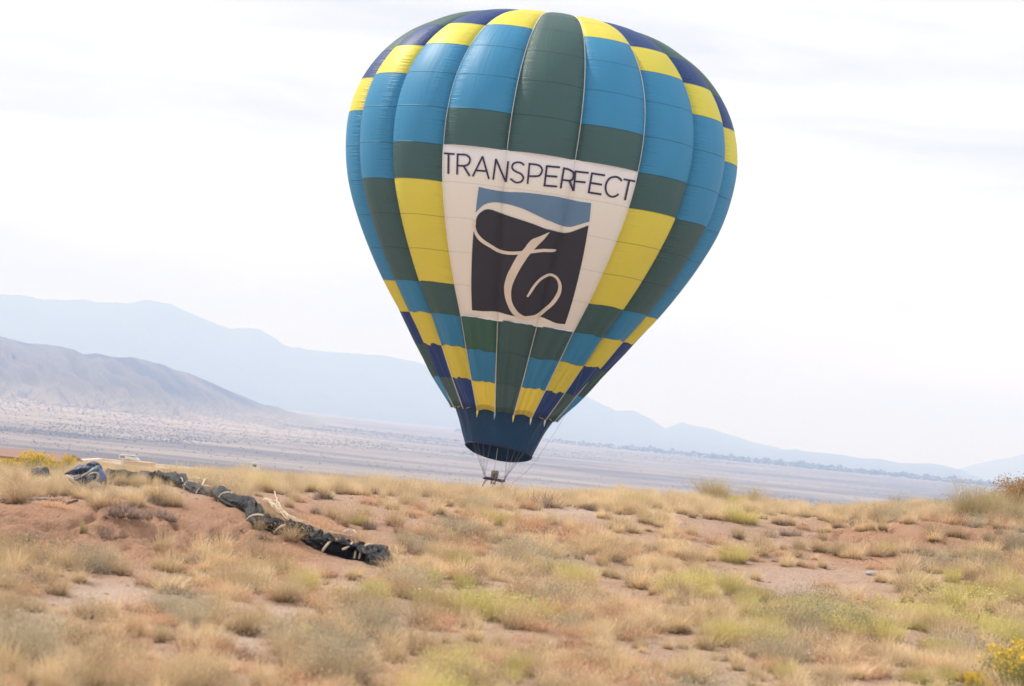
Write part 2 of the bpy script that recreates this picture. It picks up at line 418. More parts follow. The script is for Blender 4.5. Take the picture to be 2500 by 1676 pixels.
# ------------------------------------------------------------------ hills and mountains
def range_mesh(name, crest, d0, d1, nd, seed, rough, mat, foot=None):
    """crest: frame points of the skyline; the range rises from d0 to its crest at d1 and falls behind"""
    cr = [P3(x, y, 1.0) for x, y in crest]
    ca = np.array([p.x for p in cr]); ch = np.array([p.z for p in cr])
    a = np.linspace(ca[0], ca[-1], 900); H = np.interp(a, ca, ch)
    t = np.concatenate([np.linspace(0, 1, nd), np.linspace(1, 1.7, 16)[1:]])
    A, T = np.meshgrid(a, t)
    D = d0 + (d1 - d0) * T
    X = A * D; base = plain_z(X, D)
    top = np.interp(A, a, H) * d1
    prof = np.where(T <= 1, T ** 1.35, np.clip(1 - (T - 1) * 1.1, 0, 1))
    top0 = np.maximum(top - plain_z(A * d1, np.full_like(A, d1)), -60)
    sk = fbm((A + .055 * T) * 62, T * 1.3 + A * 9, seed, 5, True) - .66
    sk2 = fbm((A + .045 * T) * 230, T * 4.5, seed + 9, 4, True) - .62
    mid = np.clip(4 * T * (1 - T), 0, 1) if True else 0
    mid = np.where(T < 1, np.sqrt(mid) * (1 - T ** 6), 0)
    top0 = top0 + (fbm(A * 700, T * 0 + .5, seed + 3, 3) - .5) * .085 * np.clip(top0, 0, 1000) ** .8
    up = np.maximum(top0, 0)
    z = base - 3 + top0 * prof + up * mid * (sk * rough + sk2 * rough * .35) 
    me = mesh_of(name, np.stack([X, D, z], -1), grid_faces(len(t), len(a)), attrs={'up': np.clip((z - base) / 70, 0, 1).ravel(), 'gully': np.clip(-sk * 5 + .5 - sk2 * 2, 0, 1).ravel()})
    me.materials.append(mat)
    return tag(link(name, me), kind='structure')
m = M('foothill_scrub', 1.0, .05)
nb = m.noise(.004, 5.0, .6); nd_ = m.noise(.035, 3.0, .65)
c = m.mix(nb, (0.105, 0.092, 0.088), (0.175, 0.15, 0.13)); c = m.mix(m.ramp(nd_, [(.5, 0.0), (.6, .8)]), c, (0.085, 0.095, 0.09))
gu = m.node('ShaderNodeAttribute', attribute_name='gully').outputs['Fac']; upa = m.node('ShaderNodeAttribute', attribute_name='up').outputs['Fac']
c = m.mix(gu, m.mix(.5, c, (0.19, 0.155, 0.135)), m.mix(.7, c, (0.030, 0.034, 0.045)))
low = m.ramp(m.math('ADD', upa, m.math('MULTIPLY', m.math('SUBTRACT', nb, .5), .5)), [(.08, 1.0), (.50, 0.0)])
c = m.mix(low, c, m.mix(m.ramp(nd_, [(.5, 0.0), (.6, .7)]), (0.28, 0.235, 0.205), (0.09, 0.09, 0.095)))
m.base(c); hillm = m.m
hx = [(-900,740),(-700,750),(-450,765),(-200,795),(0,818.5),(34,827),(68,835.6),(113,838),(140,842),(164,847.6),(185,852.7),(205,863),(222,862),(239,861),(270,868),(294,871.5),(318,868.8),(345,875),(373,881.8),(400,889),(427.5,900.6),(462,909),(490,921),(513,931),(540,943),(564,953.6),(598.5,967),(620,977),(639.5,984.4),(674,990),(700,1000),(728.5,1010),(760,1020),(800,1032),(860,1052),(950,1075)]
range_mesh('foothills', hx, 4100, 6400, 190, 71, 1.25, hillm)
mtm = plain('mountain_rock', (0.07, 0.075, 0.085), 1.0, .05, .35, .0015)
ax = [(-900,690),(-600,700),(-300,708),(-120,714),(0,719),(37.6,719),(78.7,724.5),(102.6,730.6),(171,732),(207,730),(236,738),(280,737.5),(308,742),(342,734),(366,731),(393,739),(417,742),(455,760),(479,769.6),(523,787.7),(561,802),(598.5,799.7),(632.7,803),(667,822),(691,840.7),(713,848.6),(728.5,847),(752,854),(797,858),(870,863),(940.5,868),(1026,885),(1058,903),(1130,915),(1220,930),(1300,925),(1380,945),(1436,968),(1454,978.5),(1505,1002.6),(1546,1001.6),(1556.5,1006.7),(1585,1019.5),(1623,1046),(1645,1038),(1667,1030),(1674.5,1035),(1733.5,1046),(1760,1055),(1805,1068),(1839,1079.6),(1890,1090),(1930,1102),(1960,1112),(2000,1128),(2060,1150),(2150,1172)]
range_mesh('mountains', ax, 12500, 17500, 110, 83, .14, mtm)
bx = [(1800,1115),(1860,1100),(1946.5,1096.5),(1962,1101.6),(2008,1105),(2054,1110),(2100,1118),(2146.6,1119.6),(2198,1130),(2240,1131),(2275,1131),(2300,1135),(2316,1139),(2344,1146),(2370,1157),(2400,1168),(2440,1185),(2520,1200)]
range_mesh('low_mountains', bx, 12000, 15500, 80, 89, .14, mtm)
cx = [(2250,1185),(2300,1160),(2344,1144),(2377.5,1134),(2429,1123),(2470,1117),(2500,1107),(2560,1095),(2700,1080),(2900,1090),(3200,1120)]
range_mesh('far_mountains', cx, 17500, 21500, 60, 97, .12, mtm)
dx_ = [(2330,1190),(2380,1178),(2420,1172),(2450,1175),(2475,1170),(2500,1163),(2560,1150),(2700,1150),(3000,1190)]
range_mesh('near_mountains', dx_, 9800, 12500, 50, 101, .14, mtm)

# ------------------------------------------------------------------ haze
V, Fq = box_geo((0, 20500, 370), (56000, 45000, 880))
hz = bpy.data.materials.new('haze'); hz.use_nodes = True
hn, hl = hz.node_tree.nodes, hz.node_tree.links
hn.remove(hn['Principled BSDF'])
pv = hn.new('ShaderNodeVolumePrincipled')
pv.inputs['Color'].default_value = (0.41, 0.575, 0.97, 1)
pv.inputs['Absorption Color'].default_value = (0.80, 0.76, 0.80, 1)
pv.inputs['Density'].default_value = 1 / 5700.0
pv.inputs['Anisotropy'].default_value = 0.0
hl.new(pv.outputs[0], hn['Material Output'].inputs['Volume'])
tag(link('haze', mesh_of('haze', V, Fq, False), hz), kind='stuff')
# ------------------------------------------------------------------ the hot air balloon
NG = 18
BX, BZ, ALX, ALY, PH = -0.0336, 0.8321, 0.0431, 0.0046, 0.0014
BD = 105.0
RR = [2.293, 3.133, 3.93, 4.71, 5.56, 6.34, 7.03, 7.61, 7.95, 8.03, 7.73, 7.02, 5.99, 4.75, 3.38, 2.02, 0.9]
HH = [0.0, 1.245, 2.513, 3.785, 5.008, 6.282, 7.609, 8.992, 10.454, 11.954, 13.424, 14.75, 15.837, 16.62, 17.07, 17.27, 17.3]
BB = [0.02, 0.20, 0.40, 0.60, 0.67, 0.71, 0.75, 0.76, 0.76, 0.75, 0.73, 0.71, 0.68, 0.56, 0.44, 0.30, 0.1]
up_ = np.array([math.sin(ALX), math.sin(ALY), 1.0]); up_ /= np.linalg.norm(up_)
rx_ = np.cross([0, 1.0, 0], up_); rx_ /= np.linalg.norm(rx_); fw_ = np.cross(up_, rx_)
ORG = np.array([BX, BD, BZ])
def e_(A): return np.sin(A)[..., None] * rx_ - np.cos(A)[..., None] * fw_
def env(u, i, banner=False, off=0.0):
    """point of the envelope: u across the gores (0 = left seam of the middle gore), i = panel rows above the skirt"""
    u = np.asarray(u, float); i = np.asarray(i, float)
    r = crom(RR, i); h = crom(HH, i); b = crom(BB, i)
    g = np.floor(u + 1e-9); t = u - g - .5
    A0 = (g - .5) * 2 * np.pi / NG + PH; A1 = A0 + 2 * np.pi / NG; s = (t + .5)[..., None]
    P = r[..., None] * (e_(A0) * (1 - s) + e_(A1) * s)
    if banner:
        nearseam = np.exp(-((np.abs(t) - .5) / .20) ** 2) * np.where((u > -.8) & (u < 1.8), 1.0, 0.0)
        o = b * (np.sqrt(1 - .90 * (2 * t) ** 2) - .316) * .95 + .03 + nearseam * .045 * (fbm(u * 15 + i * .12, i * .25, 57, 2, True) - .5)
        return ORG + h[..., None] * up_ + P + e_((u - .5) * 2 * np.pi / NG + PH) * (o + off)[..., None]
    if True:
        o = b * (np.sqrt(np.maximum(0, 1 - .98 * (2 * t) ** 2)) - .1414)
        low = sstep(4.5, 1.5, i)
        f = fbm(u * 7.3 + g * 3.1, i * .22 + g * 1.7, 13, 3) - .5
        o = o + low * (f * .42 * (1 - (2 * np.abs(t)) ** 4))
    h = h + sstep(5.0, 2.0, i) * sstep(.2, 1.2, i) * (fbm(u * 4.1, i * .9, 37, 2) - .5) * .20 * (1 - (2 * np.abs(t)) ** 6)
    return ORG + h[..., None] * up_ + P + e_((A0 + A1) / 2) * (o + off)[..., None]

balloon = empty('hot_air_balloon', Vector(ORG - up_ * 4.9), 'blue, green, yellow and navy hot air balloon with white banner hovering behind the ridge', 'hot air balloon')
binv = -np.array(balloon.location)
def bpart(name, V, Fq, mat, smooth=True, uv=None, parent=None):
    return link(name, mesh_of(name, np.asarray(V).reshape(-1, 3) + binv, Fq, smooth, uv), mat, parent or balloon)

def nylon(name, c, tr=.28, hem=False, seam=.55, rough=.50):
    m = M(name, rough, .42)
    uv = m.uv(); sp = m.node('ShaderNodeSeparateXYZ'); m.l.new(uv, sp.inputs[0]); U, Vv = sp.outputs[0], sp.outputs[1]
    fr = m.math('FRACT', Vv)
    edge = m.math('MINIMUM', fr, m.math('SUBTRACT', 1.0, fr))
    sf = m.ramp(edge, [(.006, 1.0), (.014, 0.0)])
    nn = m.noise(.55, 4.0, .6); fine = m.noise(30.0, 2.0, .6)
    col = m.mix(nn, tuple(x * .93 for x in c), tuple(min(1, x * 1.07) for x in c))
    col = m.mix(m.math('MULTIPLY', fine, .10), col, tuple(x * .6 for x in c))
    col = m.mix(m.math('MULTIPLY', sf, seam), col, tuple(x * .25 for x in c))
    if hem:
        hf = m.ramp(Vv, [(.17, 1.0), (.19, 0.0)])
        col = m.mix(m.math('MULTIPLY', hf, .45), col, tuple(x * .25 for x in c))
    m.base(col)
    # puckers running in from the load tapes
    us = m.math('ABSOLUTE', m.math('SUBTRACT', U, .5))
    mask = m.ramp(us, [(.22, 0.0), (.46, 1.0)])
    cb = m.node('ShaderNodeCombineXYZ'); m.l.new(m.math('MULTIPLY', U, 2.2), cb.inputs[0]); m.l.new(m.math('MULTIPLY', Vv, 17.0), cb.inputs[1])
    oi = m.node('ShaderNodeObjectInfo'); m.l.new(m.math('MULTIPLY', oi.outputs['Random'], 40.0), cb.inputs[2])
    pk = m.noise(1.0, 3.0, .6, vec=cb.outputs[0], dist=.3)
    cb2 = m.node('ShaderNodeCombineXYZ'); m.l.new(m.math('MULTIPLY', U, 14.0), cb2.inputs[0]); m.l.new(m.math('MULTIPLY', Vv, .5), cb2.inputs[1])
    fd = m.noise(1.0, 3.0, .6, vec=cb2.outputs[0])
    hgt = m.math('ADD', m.math('MULTIPLY', m.math('MULTIPLY', pk, mask), 1.6), m.math('ADD', m.math('MULTIPLY', fd, .35), m.math('MULTIPLY', sf, .3)))
    m.bump(hgt, .75, .06)
    m.translucent(tr)
    return m.m
CB, CG, CY, CN = (0.042, 0.285, 0.53), (0.055, 0.128, 0.120), (0.88, 0.755, 0.085), (0.014, 0.058, 0.225)
CGD = (0.05, 0.15, 0.095)
MB = {'B': nylon('blue_ripstop', CB), 'G': nylon('green_ripstop', CG), 'Y': nylon('yellow_ripstop', CY), 'N': nylon('navy_ripstop', CN), 'D': nylon('bright_green_ripstop', CGD)}
MH = {'B': nylon('blue_ripstop_doubled', CB, .1, True), 'G': nylon('green_ripstop_doubled', CG, .1, True), 'Y': nylon('yellow_ripstop_doubled', CY, .1, True), 'N': nylon('navy_ripstop_doubled', CN, .1, True)}
def colour(g, i):
    """panel colour; g = gores away from the middle one, i = row above the skirt (0 = lowest)"""
    a = abs(g)
    if a == 0: return 'G' if i < 15 else 'Y'
    if a > 5: a = 5 if a < 8 else 5
    L = 13 - i                       # the row lies between seam lines L-1 and L
    if L <= 0 and a > 3: return 'Y' if L < 0 else 'G'
    if a == 5: seq = {1: 'G', 2: 'G', 3: 'N', 4: 'N', 5: 'Y', 9: 'Y', 10: 'N', 11: 'G', 12: 'B', 13: 'B'}; return seq.get(L, 'B')
    if L <= 0: return {1: 'Y', 2: 'N', 3: 'G'}.get(a, 'G')
    rows = {1: 'YBBBG' + 'GGGGG' + 'GBY', 2: 'NYBBB' + 'GYYYG' + 'BYN', 3: 'GNYBB' + 'BGGGB' + 'YNG', 4: 'GGNYB' + 'BBBBY' + 'NGB'}
    return rows[a][L - 1]
nu, nv = 21, 11
for g in range(-8, 10):
    for i in range(0, 16):
        if abs(g) <= 1 and 3 <= i < 8: continue           # the banner stands here
        c = colour(g, i)
        if c == 'G' and g == -1 and i == 2: c = 'D'
        front = abs(g) <= 5
        a_, b_ = (nu + (12 if i < 4 else 0), nv) if front else (9, 5)
        uu = np.linspace(0, 1, a_); uu = .5 - .5 * np.cos(uu * np.pi) * 1.0 if front else uu; vv = np.linspace(0, 1, b_)
        Vg, Ug = np.meshgrid(vv, uu, indexing='ij')
        U0 = np.clip(Ug, 0, .99999)
        V = env(g + U0, i + Vg)
        # seam lines sag slightly and scallop near the skirt
        if i == 0: V = V + up_ * ((1 - Vg) ** 2 * .10 * (1 - (2 * Ug - 1) ** 2))[..., None]
        mat = (MH if i == 0 and c in MH else MB)[c]
        bpart('panel', V, grid_faces(b_, a_), mat, uv=np.stack([Ug.ravel(), (i + Vg).ravel()], -1))
# parachute top closing the crown
A = np.linspace(0, 2 * np.pi, 37)[:-1]; Vc = []
for r_, h_ in ((.95, 17.29), (.6, 17.34), (.25, 17.36)): Vc.append(ORG + e_(A) * r_ + up_ * h_)
Vc = np.concatenate(Vc + [[ORG + up_ * 17.37]]); Fq = [tuple(f) for f in grid_faces(3, 36, True)] + [(72 + k, 72 + (k + 1) % 36, 108) for k in range(36)]
bpart('parachute_top', Vc, Fq, MB['Y'])

# load tapes along the seams
tape = plain('load_tape_webbing', (0.72, 0.70, 0.62), .8, .3, .15, 8.0)
for g in range(-8, 10):
    def tp(i, up=0.03):
        i = np.asarray(i, float); A = np.full(i.shape, (g - .5) * 2 * np.pi / NG + PH)
        return ORG + crom(HH, i)[:, None] * up_ + e_(A) * (crom(RR, i) + up)[:, None]
    segs = [(0, 16)]
    if g in (0, 1): segs = [(0, 3.0), (8.0, 16)]
    for a, b in segs:
        V, Fq = tube_geo(tp(np.linspace(a, b, max(6, int((b - a) * 5)))), .021, 5); bpart('load_tape', V, Fq, tape)

# banner across three gores, rows 3 to 8
def ban(u, i, off=0.0): return env(np.clip(u, -.99999, 1.99999), i, True, off)
nu_, nv_ = 241, 46
Ug, Vg = np.meshgrid(np.linspace(-1, 1.99999, nu_), np.linspace(3, 8, nv_))
V = ban(Ug, Vg)
m = M('banner_cloth', .6, .3)
uvs = m.uv(); sp = m.node('ShaderNodeSeparateXYZ'); m.l.new(uvs, sp.inputs[0])
fr = m.math('FRACT', m.math('ADD', sp.outputs[1], .5)); edge = m.math('ABSOLUTE', m.math('SUBTRACT', fr, .5))
sl = m.ramp(edge, [(.006, 1.0), (.014, 0.0)])
fu = m.math('FRACT', m.math('ADD', m.math('MULTIPLY', sp.outputs[0], 1.5), .05)); eu = m.math('ABSOLUTE', m.math('SUBTRACT', fu, .5))
su = m.ramp(eu, [(.008, 1.0), (.014, 0.0)])
c = m.mix(m.noise(.5, 3.0), (0.90, 0.855, 0.775), (0.94, 0.90, 0.82))
c = m.mix(m.ramp(m.math('DIVIDE', m.math('SUBTRACT', sp.outputs[1], 3.0), 5.0), [(.82, 0.0), (.96, .8)]), c, (0.93, 0.91, 0.95))
c = m.mix(m.math('MULTIPLY', sl, .30), c, (.35, .27, .24)); c = m.mix(m.math('MULTIPLY', su, .5), c, (.92, .9, .9))
m.base(c)
cb = m.node('ShaderNodeCombineXYZ'); m.l.new(m.math('MULTIPLY', sp.outputs[0], 11.0), cb.inputs[0]); m.l.new(m.math('MULTIPLY', sp.outputs[1], .35), cb.inputs[1])
m.bump(m.noise(1.0, 4.0, .65, vec=cb.outputs[0]), .6, .06); m.translucent(.2)
banner = bpart('banner', V, grid_faces(nv_, nu_), m.m, uv=np.stack([Ug.ravel(), Vg.ravel()], -1))
